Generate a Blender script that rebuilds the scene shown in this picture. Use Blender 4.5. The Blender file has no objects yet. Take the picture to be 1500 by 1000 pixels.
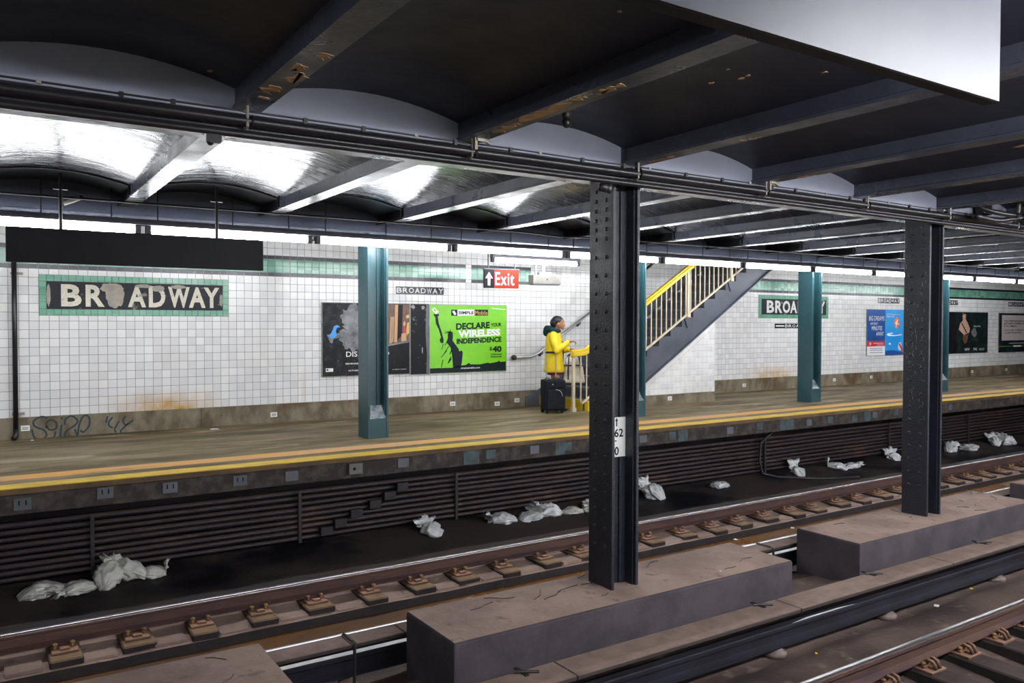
import bpy, bmesh, math, random
from math import sin, cos, pi, radians, sqrt, atan2
from mathutils import Vector, Matrix, noise
random.seed(7)
S = bpy.context.scene
COL = S.collection

# ------------------------------------------------------------------ camera
FPX = 1185.4                     # focal length in pixels of the 1500 px wide frame
YAW, PIT, ROL, CZ = radians(33.19), radians(1.30), radians(0.089), 2.55
fw = Vector((sin(YAW)*cos(PIT), cos(YAW)*cos(PIT), -sin(PIT)))
r0 = Vector((cos(YAW), -sin(YAW), 0)); u0 = r0.cross(fw)
rt = r0*cos(ROL) + u0*sin(ROL); up = u0*cos(ROL) - r0*sin(ROL)
cam = bpy.data.cameras.new('camera'); cam.sensor_width = 36; cam.lens = FPX/1500*36
cam.clip_start = 0.02; cam.clip_end = 200
co = bpy.data.objects.new('camera', cam); COL.objects.link(co)
co.matrix_world = Matrix(((rt.x, up.x, -fw.x, 0), (rt.y, up.y, -fw.y, 0), (rt.z, up.z, -fw.z, CZ), (0, 0, 0, 1)))
S.camera = co
def ray(u, v): return fw + rt*((u-750)/FPX) - up*((v-500)/FPX)
def atZ(u, v, z): d = ray(u, v); return Vector((0, 0, CZ)) + d*((z-CZ)/d.z)
def atY(u, v, y): d = ray(u, v); return Vector((0, 0, CZ)) + d*(y/d.y)
def proj(p):
    q = Vector(p)-Vector((0, 0, CZ)); w = q.dot(fw)
    return (750+FPX*q.dot(rt)/w, 500-FPX*q.dot(up)/w) if w > .05 else (-9999, -9999)

# ------------------------------------------------------------------ world, exposure
w = bpy.data.worlds.new('tunnel_dark'); S.world = w; w.use_nodes = True
w.node_tree.nodes['Background'].inputs[0].default_value = (0.30, 0.32, 0.42, 1)
w.node_tree.nodes['Background'].inputs[1].default_value = 0.05
S.view_settings.view_transform = 'Standard'; S.view_settings.look = 'None'
S.view_settings.gamma = 1; S.view_settings.use_curve_mapping = False
S.view_settings.exposure = 0.75
LAMP = 34.0                      # emission of the far fluorescent tubes
LAMP_NEAR = 112.0                 # unseen near platform tubes, strength raised to brighten the track side
LAMP_COL = (0.95, 0.97, 1.0)

# ------------------------------------------------------------------ materials
def ND(nt, t, **k):
    n = nt.nodes.new(t)
    for a, b in k.items(): setattr(n, a, b)
    return n
def pm(name, c1, c2=None, scale=3.0, stretch=(1, 1, 1), lo=.4, hi=.62, rough=.6, rough2=None, metal=0.0, bump=0.0,
       bscale=40.0, bstretch=(1, 1, 1), spec=.5, c3=None, s3=9.0, lo3=.58, hi3=.66, emit=None, estr=0, detail=6, top=None):
    m = bpy.data.materials.new(name); m.use_nodes = True
    nt = m.node_tree; b = nt.nodes['Principled BSDF']; L = nt.links.new
    b.inputs['Base Color'].default_value = (*c1, 1); b.inputs['Roughness'].default_value = rough
    b.inputs['Metallic'].default_value = metal; b.inputs['Specular IOR Level'].default_value = spec
    g = ND(nt, 'ShaderNodeNewGeometry')
    def nz(sc, st, det=detail):
        mp = ND(nt, 'ShaderNodeMapping'); mp.inputs['Scale'].default_value = st; L(g.outputs['Position'], mp.inputs['Vector'])
        n = ND(nt, 'ShaderNodeTexNoise'); n.inputs['Scale'].default_value = sc; n.inputs['Detail'].default_value = det
        n.inputs['Roughness'].default_value = .62
        L(mp.outputs[0], n.inputs['Vector']); return n.outputs['Fac']
    def rng(s, a, bb, t0=0., t1=1.):
        r = ND(nt, 'ShaderNodeMapRange'); r.inputs[1].default_value = a; r.inputs[2].default_value = bb
        r.inputs[3].default_value = t0; r.inputs[4].default_value = t1; L(s, r.inputs[0]); return r.outputs[0]
    def mix(f, a, bb):
        x = ND(nt, 'ShaderNodeMix', data_type='RGBA'); L(f, x.inputs[0])
        for i, c in ((6, a), (7, bb)):
            if isinstance(c, tuple): x.inputs[i].default_value = (*c, 1)
            else: L(c, x.inputs[i])
        return x.outputs[2]
    col = c1
    if c2 or rough2 is not None:
        n1 = nz(scale, stretch)
        f1 = rng(n1, lo, hi)
        if c2: col = mix(f1, c1, c2)
        if rough2 is not None: L(rng(n1, lo, hi, rough, rough2), b.inputs['Roughness'])
    if c3: col = mix(rng(nz(s3, stretch), lo3, hi3), col, c3)
    if top:      # dust that has settled on the upward faces
        sx = ND(nt, 'ShaderNodeSeparateXYZ'); L(g.outputs['Normal'], sx.inputs[0])
        col = mix(rng(sx.outputs[2], .45, .9), col, mix(rng(nz(6, (1, 1, 1)), .35, .65), top, tuple(q*.68 for q in top)))
    if not isinstance(col, tuple): L(col, b.inputs['Base Color'])
    if bump:
        bp = ND(nt, 'ShaderNodeBump'); bp.inputs['Strength'].default_value = bump; bp.inputs['Distance'].default_value = .01
        L(nz(bscale, bstretch, 3), bp.inputs['Height']); L(bp.outputs[0], b.inputs['Normal'])
    if emit: b.inputs['Emission Color'].default_value = (*emit, 1); b.inputs['Emission Strength'].default_value = estr
    m['fn'] = 1
    return m

def tile_mat(name, base, var, rough=.13, stain=False, pitch=.1148, zp=.11397, x0=.62, z0=1.315):
    m = bpy.data.materials.new(name); m.use_nodes = True; nt = m.node_tree; L = nt.links.new
    b = nt.nodes['Principled BSDF']; b.inputs['Roughness'].default_value = rough; b.inputs['Specular IOR Level'].default_value = .4
    g = ND(nt, 'ShaderNodeNewGeometry')
    s = ND(nt, 'ShaderNodeVectorMath', operation='SUBTRACT'); s.inputs[1].default_value = (x0, 0, z0); L(g.outputs['Position'], s.inputs[0])
    d = ND(nt, 'ShaderNodeVectorMath', operation='DIVIDE'); d.inputs[1].default_value = (pitch, 50, zp); L(s.outputs[0], d.inputs[0])
    fl = ND(nt, 'ShaderNodeVectorMath', operation='FLOOR'); L(d.outputs[0], fl.inputs[0])
    wn = ND(nt, 'ShaderNodeTexWhiteNoise', noise_dimensions='3D'); L(fl.outputs[0], wn.inputs['Vector'])
    cr = ND(nt, 'ShaderNodeValToRGB'); L(wn.outputs['Value'], cr.inputs[0]); cr.color_ramp.interpolation = 'LINEAR'
    cr.color_ramp.elements[0].color = (*base, 1); cr.color_ramp.elements[1].color = (*var, 1)
    col = cr.outputs[0]
    n = ND(nt, 'ShaderNodeTexNoise'); n.inputs['Scale'].default_value = 1.3; n.inputs['Detail'].default_value = 7; L(g.outputs['Position'], n.inputs['Vector'])
    r = ND(nt, 'ShaderNodeMapRange'); r.inputs[1].default_value = .5; r.inputs[2].default_value = .8; r.inputs[4].default_value = .35; L(n.outputs['Fac'], r.inputs[0])
    mx = ND(nt, 'ShaderNodeMix', data_type='RGBA'); mx.inputs[7].default_value = (base[0]*.72, base[1]*.7, base[2]*.6, 1); L(r.outputs[0], mx.inputs[0]); L(col, mx.inputs[6])
    col = mx.outputs[2]
    if stain:   # rust seepage above the base course, where water comes through the wall
        sp = ND(nt, 'ShaderNodeSeparateXYZ'); L(g.outputs['Position'], sp.inputs[0])
        tot = None
        for (cx, hw, hz, a) in ((2.15, .95, .36, 1.0), (15.2, 1.2, .42, .7), (4.15, .05, .9, .25)):
            ax = ND(nt, 'ShaderNodeMath', operation='SUBTRACT'); L(sp.outputs[0], ax.inputs[0]); ax.inputs[1].default_value = cx
            ab = ND(nt, 'ShaderNodeMath', operation='ABSOLUTE'); L(ax.outputs[0], ab.inputs[0])
            fx = ND(nt, 'ShaderNodeMapRange', interpolation_type='SMOOTHSTEP'); fx.inputs[1].default_value = hw; fx.inputs[2].default_value = 0; L(ab.outputs[0], fx.inputs[0])
            fz = ND(nt, 'ShaderNodeMapRange', interpolation_type='SMOOTHSTEP'); fz.inputs[1].default_value = 1.3+hz; fz.inputs[2].default_value = 1.28; L(sp.outputs[2], fz.inputs[0])
            mm = ND(nt, 'ShaderNodeMath', operation='MULTIPLY'); L(fx.outputs[0], mm.inputs[0]); L(fz.outputs[0], mm.inputs[1])
            m2 = ND(nt, 'ShaderNodeMath', operation='MULTIPLY'); L(mm.outputs[0], m2.inputs[0]); m2.inputs[1].default_value = a
            if tot is None: tot = m2.outputs[0]
            else:
                ad = ND(nt, 'ShaderNodeMath', operation='ADD'); L(tot, ad.inputs[0]); L(m2.outputs[0], ad.inputs[1]); tot = ad.outputs[0]
        n2 = ND(nt, 'ShaderNodeTexNoise'); n2.inputs['Scale'].default_value = 5; n2.inputs['Detail'].default_value = 6; L(g.outputs['Position'], n2.inputs['Vector'])
        rr = ND(nt, 'ShaderNodeMapRange'); rr.inputs[1].default_value = .3; rr.inputs[2].default_value = .7; rr.inputs[3].default_value = .35; L(n2.outputs['Fac'], rr.inputs[0])
        pz = ND(nt, 'ShaderNodeMath', operation='MULTIPLY'); L(tot, pz.inputs[0]); pz.inputs[1].default_value = 1.35
        pr = ND(nt, 'ShaderNodeMath', operation='MULTIPLY', use_clamp=True); L(pz.outputs[0], pr.inputs[0]); L(rr.outputs[0], pr.inputs[1])
        mx2 = ND(nt, 'ShaderNodeMix', data_type='RGBA'); mx2.inputs[7].default_value = (.50, .27, .03, 1); L(pr.outputs[0], mx2.inputs[0]); L(col, mx2.inputs[6])
        col = mx2.outputs[2]
    L(col, b.inputs['Base Color']); return m

M = {}
M['tile'] = tile_mat('white_glazed_tile', (.80, .80, .79), (.68, .68, .69), rough=.17, stain=True)
M['green'] = tile_mat('green_glazed_tile', (.085, .25, .17), (.19, .40, .31), rough=.2)
M['blacktile'] = tile_mat('black_glazed_tile', (.010, .011, .02), (.022, .024, .04), rough=.25)
M['border'] = tile_mat('green_border_tile', (.13, .34, .24), (.19, .42, .31), rough=.2, pitch=.086, zp=.09)
M['grout'] = pm('dark_grout', (.17, .17, .18), (.24, .23, .21), scale=4, rough=.9)
M['base'] = pm('stained_concrete_base', (.115, .092, .055), (.235, .20, .14), scale=3.5, stretch=(1, 1, .6), rough=.85, c3=(.10, .050, .018), s3=1.8, lo3=.52, hi3=.68, bump=.3)
M['plat'] = pm('worn_platform_concrete', (.078, .056, .020), (.215, .160, .078), scale=1.5, stretch=(.45, 1.9, 1), lo=.36, hi=.62, rough=.7, rough2=.5, bump=.15, bscale=30, c3=(.34, .28, .18), s3=1.6, lo3=.585, hi3=.66)
M['yellow'] = pm('yellow_edge_paint', (.72, .50, .03), (.52, .33, .04), scale=5, stretch=(.6, 2, 1), rough=.55, bump=.1)
M['orange'] = pm('worn_orange_paint', (.66, .33, .055), (.55, .33, .17), scale=2.2, stretch=(.4, 2, 1), rough=.7, c3=(.26, .20, .13), s3=2.0, lo3=.60, hi3=.68)
M['rub'] = pm('dirty_edge_board', (.20, .12, .055), (.10, .065, .04), scale=4, stretch=(.4, 1, 1), rough=.8)
M['fascia'] = pm('grimy_fascia_concrete', (.040, .032, .030), (.12, .10, .085), scale=6, lo=.45, hi=.75, rough=.85, bump=.4, bscale=18)
M['plate'] = pm('grey_plate', (.15, .16, .18), (.10, .11, .12), rough=.6)
M['tealpatch'] = pm('teal_patch', (.07, .12, .13), (.05, .06, .06), scale=9, rough=.6)
M['ceil'] = pm('slate_gloss_paint', (.024, .028, .050), (.018, .021, .038), scale=3.0, stretch=(.6, 2, 1), lo=.3, hi=.7, rough=.10, rough2=.36, bump=.75, bscale=6, bstretch=(.5, 2.8, 1), spec=.55)
M['ceilnear'] = pm('near_vault_paint', (.034, .037, .056), (.026, .029, .045), scale=1.5, rough=.45, rough2=.55, bump=.2, bscale=8, bstretch=(.6, 2, 1), spec=.35)
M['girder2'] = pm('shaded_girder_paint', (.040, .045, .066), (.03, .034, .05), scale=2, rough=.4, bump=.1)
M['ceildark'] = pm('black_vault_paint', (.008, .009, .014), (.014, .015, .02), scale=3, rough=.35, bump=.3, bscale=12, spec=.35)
M['wornmetal'] = pm('worn_bright_metal', (.90, .93, .97), (.70, .73, .78), scale=9, stretch=(.3, 3, 1), rough=.4)
M['beam'] = pm('slate_beam_paint', (.075, .082, .115), (.058, .063, .088), scale=2.5, rough=.26, rough2=.42, bump=.3, bscale=25, spec=.6)
M['lun'] = pm('lit_girder_paint', (.26, .275, .345), (.23, .24, .30), scale=1.5, rough=.55, bump=.1, bscale=20)  # same slate paint made paler, lamp light on the girder put into its colour
M['dark'] = pm('black_paint', (.012, .012, .018), rough=.45)
M['peel'] = pm('peeled_undercoat', (.55, .35, .19), (.42, .25, .13), scale=9, rough=.85)
M['col'] = pm('dark_column_paint', (.020, .022, .035), (.014, .016, .025), scale=4, rough=.30, rough2=.5, bump=.6, bscale=60, spec=.6)
M['coldust'] = pm('dusty_column_paint', (.045, .042, .052), (.06, .05, .05), scale=4, rough=.6, bump=.3, bscale=50)
M['teal'] = pm('teal_column_paint', (.026, .085, .103), (.034, .10, .118), scale=3, rough=.27, bump=.28, bscale=60)
M['worn'] = pm('pale_column_fill', (.10, .16, .18), (.50, .52, .55), scale=7, rough=.4)  # teal blotched with pale grey, for the sloped column feet
M['dust'] = pm('brown_steel_dust', (.35, .245, .20), (.245, .165, .135), scale=2.0, rough=.95, bump=.5, bscale=22, c3=(.17, .115, .10), s3=5.5, lo3=.6, hi3=.7)
M['blk'] = pm('plinth_side_concrete', (.085, .068, .080), (.055, .044, .054), scale=2.5, rough=.9, bump=.3, bscale=40)
M['bed'] = pm('track_bed_dust', (.125, .084, .068), (.055, .037, .034), scale=1.5, rough=.9, rough2=.7, bump=.8, bscale=14, c3=(.19, .135, .10), s3=4, lo3=.60, hi3=.70)
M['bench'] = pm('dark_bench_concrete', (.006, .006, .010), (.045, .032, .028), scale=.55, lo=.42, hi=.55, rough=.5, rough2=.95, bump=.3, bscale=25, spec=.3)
M['rust'] = pm('rusty_rail_steel', (.11, .055, .04), (.065, .035, .04), scale=4, stretch=(.5, 1, 2), rough=.7, bump=.15)
M['shine'] = pm('polished_rail_head', (.75, .73, .74), rough=.30, metal=1.0)
M['wood'] = pm('dusty_tie_wood', (.035, .024, .026), (.022, .016, .020), scale=5, rough=.9, bump=.4, bscale=14, bstretch=(4, .6, 1), top=(.30, .185, .10))
M['wooddark'] = pm('dark_tie_wood', (.030, .022, .022), (.020, .015, .017), scale=5, rough=.8, bump=.4, bscale=14, top=(.060, .040, .034))
M['tplate'] = pm('rusty_tie_plate', (.17, .09, .06), (.11, .06, .045), scale=8, rough=.8, bump=.3, top=(.42, .23, .15))
M['spike'] = pm('rusty_spike_heads', (.34, .20, .06), (.12, .07, .05), scale=12, rough=.7)
M['water'] = pm('brown_trough_water', (.20, .085, .02), (.10, .045, .015), scale=1.4, stretch=(.5, 1, 1), rough=.25, rough2=.5, c3=(.33, .28, .24), s3=5, lo3=.66, hi3=.7, bump=.2, bscale=10)
M['board'] = pm('dusty_cover_board', (.06, .045, .042), (.04, .03, .03), scale=2.4, stretch=(.5, 2, 1), rough=.9, bump=.4, bscale=18, top=(.30, .205, .165))
M['trail'] = pm('dark_third_rail', (.035, .034, .048), (.025, .023, .032), scale=3, rough=.42, metal=.3)
M['iron'] = pm('dark_iron', (.022, .02, .024), (.04, .03, .028), scale=9, rough=.5)
M['insul'] = pm('dusty_insulator', (.20, .15, .13), (.13, .10, .09), scale=9, rough=.6)
M['cable'] = pm('dusty_cables', (.024, .015, .022), (.012, .010, .017), scale=2.2, stretch=(.5, 1, 1), rough=.5, c3=(.10, .055, .042), s3=2.4, lo3=.56, hi3=.72, top=(.13, .082, .068))
M['pipe'] = pm('black_pipe', (.010, .0095, .013), (.018, .016, .018), scale=3, rough=.34, top=(.030, .026, .026))
M['galv'] = pm('galvanised_clip', (.3, .28, .25), (.2, .17, .12), scale=9, rough=.5, metal=.5)
M['race'] = pm('grey_raceway', (.16, .16, .20), (.12, .12, .15), scale=3, rough=.5)
M['socket'] = pm('dark_lamp_socket', (.05, .048, .055), rough=.5)
M['tube'] = pm('lit_fluorescent_tube', (.9, .9, .9), emit=LAMP_COL, estr=LAMP, rough=.4)
M['tubenear'] = pm('lit_near_tube', (.9, .9, .9), emit=LAMP_COL, estr=LAMP_NEAR, rough=.4)
M['signblk'] = pm('black_sign_panel', (.005, .005, .008), (.010, .010, .014), scale=1.6, rough=.45, spec=.15)
M['signgrey'] = pm('grey_sign_panel', (.088, .094, .118), (.078, .084, .105), scale=1.2, rough=.42, bump=.03, bscale=60, spec=.3)
M['red'] = pm('red_sign', (.40, .022, .010), rough=.5, spec=.2)
M['white'] = pm('white_print', (.82, .82, .80), rough=.5)
M['black'] = pm('black_print', (.006, .0065, .010), rough=.5, spec=.2)
M['steel'] = pm('brushed_steel', (.52, .53, .56), rough=.32, metal=1.0)
M['boxgrey'] = pm('beige_metal_box', (.20, .19, .17), (.15, .145, .13), scale=5, rough=.45, metal=.2)
M['stair'] = pm('stair_steel_paint', (.085, .095, .122), (.062, .070, .092), scale=3, rough=.42, bump=.3, bscale=30)
M['tread'] = pm('grey_stair_tread', (.20, .205, .21), (.11, .10, .09), scale=5, rough=.7)
M['cream'] = pm('cream_railing_paint', (.66, .58, .42), (.58, .50, .36), scale=6, rough=.45)
M['railyel'] = pm('yellow_railing_paint', (.80, .58, .02), (.68, .46, .02), scale=4, rough=.35)
M['bag'] = pm('white_plastic_sandbag', (.78, .79, .80), (.62, .63, .64), scale=5, rough=.36, bump=.5, bscale=30, c3=(.42, .42, .42), s3=7, lo3=.60, hi3=.72)
M['bagdirty'] = pm('grimy_plastic_sandbag', (.66, .65, .60), (.50, .49, .45), scale=5, rough=.4, bump=.5, bscale=28, c3=(.30, .29, .26), s3=6, lo3=.58, hi3=.7)
M['paper'] = pm('litter_paper', (.75, .75, .72), rough=.7)
M['coat'] = pm('yellow_raincoat', (.84, .62, .01), (.76, .53, .01), scale=6, rough=.5, bump=.1, bscale=12)
M['hood'] = pm('dark_teal_lining', (.008, .032, .042), rough=.7, spec=.2)
M['skin'] = pm('skin', (.34, .16, .085), rough=.5)
M['hair'] = pm('dark_hair', (.012, .010, .012), rough=.4)
M['skirt'] = pm('purple_dress', (.16, .015, .13), rough=.7)
M['shoe'] = pm('black_shoe', (.015, .014, .016), rough=.4)
M['lips'] = pm('lips', (.30, .08, .06), rough=.45)
M['case'] = pm('black_suitcase_fabric', (.006, .008, .012), (.010, .012, .017), scale=20, rough=.7, bump=.2, bscale=200, spec=.2)
M['casetrim'] = pm('grey_suitcase_piping', (.35, .36, .37), rough=.4)
M['canvas'] = pm('pale_canvas_bag', (.62, .58, .47), (.46, .42, .32), scale=9, rough=.7)
M['canvasw'] = pm('white_bag_top', (.74, .75, .76), rough=.6)
M['graf'] = pm('dark_teal_marker', (.005, .035, .05), rough=.5)
M['adgreen'] = pm('lime_green_print', (.20, .62, .01), (.17, .56, .01), scale=3, rough=.35)
M['adnavy'] = pm('navy_print', (.006, .014, .018), rough=.45, spec=.2)
M['adblue'] = pm('blue_print', (.02, .10, .36), (.015, .07, .27), scale=2, rough=.3)
M['adsky'] = pm('bright_blue_print', (.02, .30, .78), (.05, .38, .80), scale=2, rough=.3)
M['adred'] = pm('red_print', (.55, .03, .05), rough=.35)
M['adorange'] = pm('orange_print', (.80, .20, .06), rough=.35)
M['adrock'] = pm('dark_rock_print', (.008, .009, .012), (.032, .035, .042), scale=11, lo=.45, hi=.7, rough=.45, spec=.2, c3=(.26, .27, .29), s3=26, lo3=.66, hi3=.72)
M['adfog'] = pm('fog_print', (.24, .25, .27), (.05, .052, .06), scale=4.5, lo=.42, hi=.68, rough=.4)
M['adblack'] = pm('black_poster_print', (.004, .004, .007), (.010, .010, .014), scale=6, rough=.4, spec=.2)
M['adtorn'] = pm('torn_black_poster', (.006, .008, .012), (.17, .18, .20), scale=9, lo=.60, hi=.70, rough=.45, spec=.2)
M['adbrown'] = pm('brown_print', (.20, .08, .035), (.07, .035, .02), scale=18, stretch=(3, 1, .4), rough=.4)
M['adtan'] = pm('tan_print', (.55, .32, .16), rough=.4)
M['adgold'] = pm('gold_print', (.62, .40, .10), rough=.4)
M['adgreenblk'] = pm('dark_green_print', (.006, .012, .013), (.03, .055, .045), scale=5, lo=.5, hi=.75, rough=.4, spec=.2)
M['adskin'] = pm('pale_skin_print', (.52, .32, .24), rough=.4)
M['adpink'] = pm('pale_pink_print', (.62, .55, .55), rough=.4)
M['adlime'] = pm('lime_line_print', (.25, .5, .12), rough=.4)
M['alu'] = pm('poster_frame_metal', (.30, .30, .29), (.2, .19, .18), scale=7, rough=.45, metal=.4)
M['mosaicblk'] = None

def mosaic_mat(name, c1, c2, cell=.02):
    m = bpy.data.materials.new(name); m.use_nodes = True; nt = m.node_tree; L = nt.links.new
    b = nt.nodes['Principled BSDF']; b.inputs['Roughness'].default_value = .4; b.inputs['Specular IOR Level'].default_value = .2
    g = ND(nt, 'ShaderNodeNewGeometry')
    mp = ND(nt, 'ShaderNodeMapping'); mp.inputs['Rotation'].default_value = (radians(90), 0, 0); L(g.outputs['Position'], mp.inputs[0])
    br = ND(nt, 'ShaderNodeTexBrick'); br.offset = 0; br.inputs['Scale'].default_value = 1/cell/1.0
    br.inputs['Brick Width'].default_value = 1; br.inputs['Row Height'].default_value = 1; br.inputs['Mortar Size'].default_value = .06
    br.inputs['Color1'].default_value = (*c1, 1); br.inputs['Color2'].default_value = (*c2, 1); br.inputs['Mortar'].default_value = (c1[0]*.35+.02, c1[1]*.35+.02, c1[2]*.35+.018, 1)
    L(mp.outputs[0], br.inputs['Vector'])
    n = ND(nt, 'ShaderNodeTexNoise'); n.inputs['Scale'].default_value = 7; n.inputs['Detail'].default_value = 5; L(g.outputs['Position'], n.inputs['Vector'])
    r = ND(nt, 'ShaderNodeMapRange'); r.inputs[1].default_value = .62; r.inputs[2].default_value = .68; r.inputs[4].default_value = .7; L(n.outputs['Fac'], r.inputs[0])
    mx = ND(nt, 'ShaderNodeMix', data_type='RGBA'); mx.inputs[7].default_value = (.30, .28, .24, 1); L(r.outputs[0], mx.inputs[0]); L(br.outputs['Color'], mx.inputs[6])
    L(mx.outputs[2], b.inputs['Base Color']); return m
M['mosaicblk'] = mosaic_mat('black_mosaic', (.006, .007, .014), (.014, .014, .022))
M['mosaicwht'] = mosaic_mat('cream_mosaic', (.80, .76, .64), (.70, .65, .53))
M['mosaicwhite'] = mosaic_mat('white_mosaic', (.80, .80, .78), (.72, .72, .70))
M['plaster'] = pm('patched_plaster', (.30, .29, .27), (.42, .36, .28), scale=8, rough=.8)

# ------------------------------------------------------------------ mesh helpers
class MB:
    def __init__(s): s.v = []; s.f = []
    def add(s, vs, fs):
        o = len(s.v); s.v += [tuple(p) for p in vs]; s.f += [tuple(i+o for i in f) for f in fs]; return s
    def box(s, x0, x1, y0, y1, z0, z1):
        return s.add([(x0, y0, z0), (x1, y0, z0), (x1, y1, z0), (x0, y1, z0), (x0, y0, z1), (x1, y0, z1), (x1, y1, z1), (x0, y1, z1)],
                     [(0, 3, 2, 1), (4, 5, 6, 7), (0, 1, 5, 4), (1, 2, 6, 5), (2, 3, 7, 6), (3, 0, 4, 7)])
    def prism(s, prof, a0, a1, axis='x'):
        # prof: closed polygon; axis x -> (y,z), y -> (x,z), z -> (x,y)
        n = len(prof)
        def P(p, a): return {'x': (a, p[0], p[1]), 'y': (p[0], a, p[1]), 'z': (p[0], p[1], a)}[axis]
        vs = [P(p, a0) for p in prof]+[P(p, a1) for p in prof]
        return s.add(vs, [(i, (i+1) % n, n+(i+1) % n, n+i) for i in range(n)]+[tuple(range(n))[::-1], tuple(range(n, 2*n))])
    def tube(s, pts, r, n=8, cap=True):
        pts = [Vector(p) for p in pts]; R = r if isinstance(r, (list, tuple)) else [r]*len(pts)
        o = len(s.v); prev = None
        for i, p in enumerate(pts):
            t = (pts[min(i+1, len(pts)-1)]-pts[max(i-1, 0)]).normalized()
            if prev is None: a = t.cross(Vector((0, 0, 1)) if abs(t.z) < .9 else Vector((1, 0, 0))).normalized()
            else: a = (prev - t*prev.dot(t)).normalized()
            prev = a; b = t.cross(a)
            for k in range(n): s.v.append(tuple(p+(a*cos(2*pi*k/n)+b*sin(2*pi*k/n))*R[i]))
        for i in range(len(pts)-1):
            for k in range(n):
                s.f.append((o+i*n+k, o+i*n+(k+1) % n, o+(i+1)*n+(k+1) % n, o+(i+1)*n+k))
        if cap: s.f.append(tuple(o+k for k in range(n))[::-1]); s.f.append(tuple(o+(len(pts)-1)*n+k for k in range(n)))
        return s
    def ell(s, c, rad, n=12, m=8, rot=None):
        c = Vector(c); vs = []
        for j in range(1, m):
            th = pi*j/m
            for k in range(n):
                p = Vector((rad[0]*sin(th)*cos(2*pi*k/n), rad[1]*sin(th)*sin(2*pi*k/n), rad[2]*cos(th)))
                if rot: p = rot @ p
                vs.append(c+p)
        t = Vector((0, 0, rad[2])); b = Vector((0, 0, -rad[2]))
        if rot: t = rot @ t; b = rot @ b
        vs += [c+t, c+b]; T = len(vs)-2; fs = []
        for j in range(m-2):
            for k in range(n): fs.append((j*n+k, (j+1)*n+k, (j+1)*n+(k+1) % n, j*n+(k+1) % n))
        for k in range(n): fs.append((T, k, (k+1) % n)); fs.append((T+1, (m-2)*n+(k+1) % n, (m-2)*n+k))
        return s.add(vs, fs)
    def poly(s, pts, y, th=.001):   # flat polygon in x,z facing -y with a little thickness
        return s.prism(pts, y, y+th, 'y')
    def mesh(s, name, smooth=False):
        me = bpy.data.meshes.new(name); me.from_pydata(s.v, [], s.f)
        bm = bmesh.new(); bm.from_mesh(me); bmesh.ops.recalc_face_normals(bm, faces=bm.faces); bm.to_mesh(me); bm.free()
        if smooth: me.polygons.foreach_set('use_smooth', [True]*len(me.polygons))
        return me
    def build(s, name, mat, parent=None, smooth=False, bevel=0, seg=2, **k):
        me = s.mesh(name, smooth)
        if bevel:
            bm = bmesh.new(); bm.from_mesh(me); bmesh.ops.remove_doubles(bm, verts=bm.verts, dist=1e-5)
            bmesh.ops.bevel(bm, geom=[e for e in bm.edges if len(e.link_faces) == 2 and e.calc_face_angle(0) > .5], offset=bevel, segments=seg, affect='EDGES', profile=.6)
            bm.to_mesh(me); bm.free()
        me.materials.append(M[mat])
        return put(name, me, parent, **k)
def put(name, me, parent=None, label=None, cat=None, group=None, kind=None, loc=None, rz=None):
    o = bpy.data.objects.new(name, me); COL.objects.link(o)
    if parent: o.parent = parent
    return tag(o, label, cat, group, kind, loc, rz)
def tag(o, label=None, cat=None, group=None, kind=None, loc=None, rz=None):
    if label: o['label'] = label
    if cat: o['category'] = cat
    if group: o['group'] = group
    if kind: o['kind'] = kind
    if loc is not None: o.location = loc
    if rz is not None: o.rotation_euler.z = rz
    return o
def thing(name, label=None, cat=None, group=None, loc=(0, 0, 0), rz=0, kind=None):
    return put(name, None, None, label, cat, group, kind, loc, rz)
def copy_tree(o, parent=None):
    c = o.copy(); COL.objects.link(c)
    if parent: c.parent = parent
    for ch in list(o.children): copy_tree(ch, c)
    return c
def text_mesh(s, bold=0.0, extrude=.0, space=1.0):
    cu = bpy.data.curves.new('lettering', 'FONT'); cu.body = s; cu.size = 1; cu.offset = bold; cu.extrude = extrude; cu.resolution_u = 3
    cu.space_character = space
    ob = bpy.data.objects.new('lettering', cu); COL.objects.link(ob)
    dg = bpy.context.evaluated_depsgraph_get(); me = bpy.data.meshes.new_from_object(ob.evaluated_get(dg))
    bpy.data.objects.remove(ob); bpy.data.curves.remove(cu)
    return me
def text(s, mat, x0, x1, z0, z1, y, parent, bold=.01, shear=0., name='lettering', rise=0., space=1.0):
    """lettering fitted to the rectangle x0..x1, z0..z1 of a wall plane y, reading along +x"""
    me = text_mesh(s, bold, space=space)
    xs = [v.co.x for v in me.vertices]; ys = [v.co.y for v in me.vertices]
    a, b, c, d = min(xs), max(xs), min(ys), max(ys)
    for v in me.vertices:
        t = (v.co.x-a)/(b-a); q = (v.co.y-c)/(d-c)
        v.co = Vector((x0+(x1-x0)*t+shear*q, y, z0+(z1-z0)*q+rise*t))
    me.materials.append(M[mat]); me.name = name
    return put(name, me, parent)

# ------------------------------------------------------------------ main dimensions (metres; z = 0 is the top of the rails)
PZ = 1.035        # platform level
WY = 12.25        # far tile wall
EY = 8.62         # far platform edge
XA, XB = -4.5, 34.0
BAY = 4.572; BEAM = BAY/3
CX = 4.39         # x of the column beside plate 62
beams = [CX+BEAM*k for k in range(-4, 19)]
BB, SPR, CRN = 3.82, 3.945, 4.05   # beam soffit, arch springing, arch crown

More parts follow.
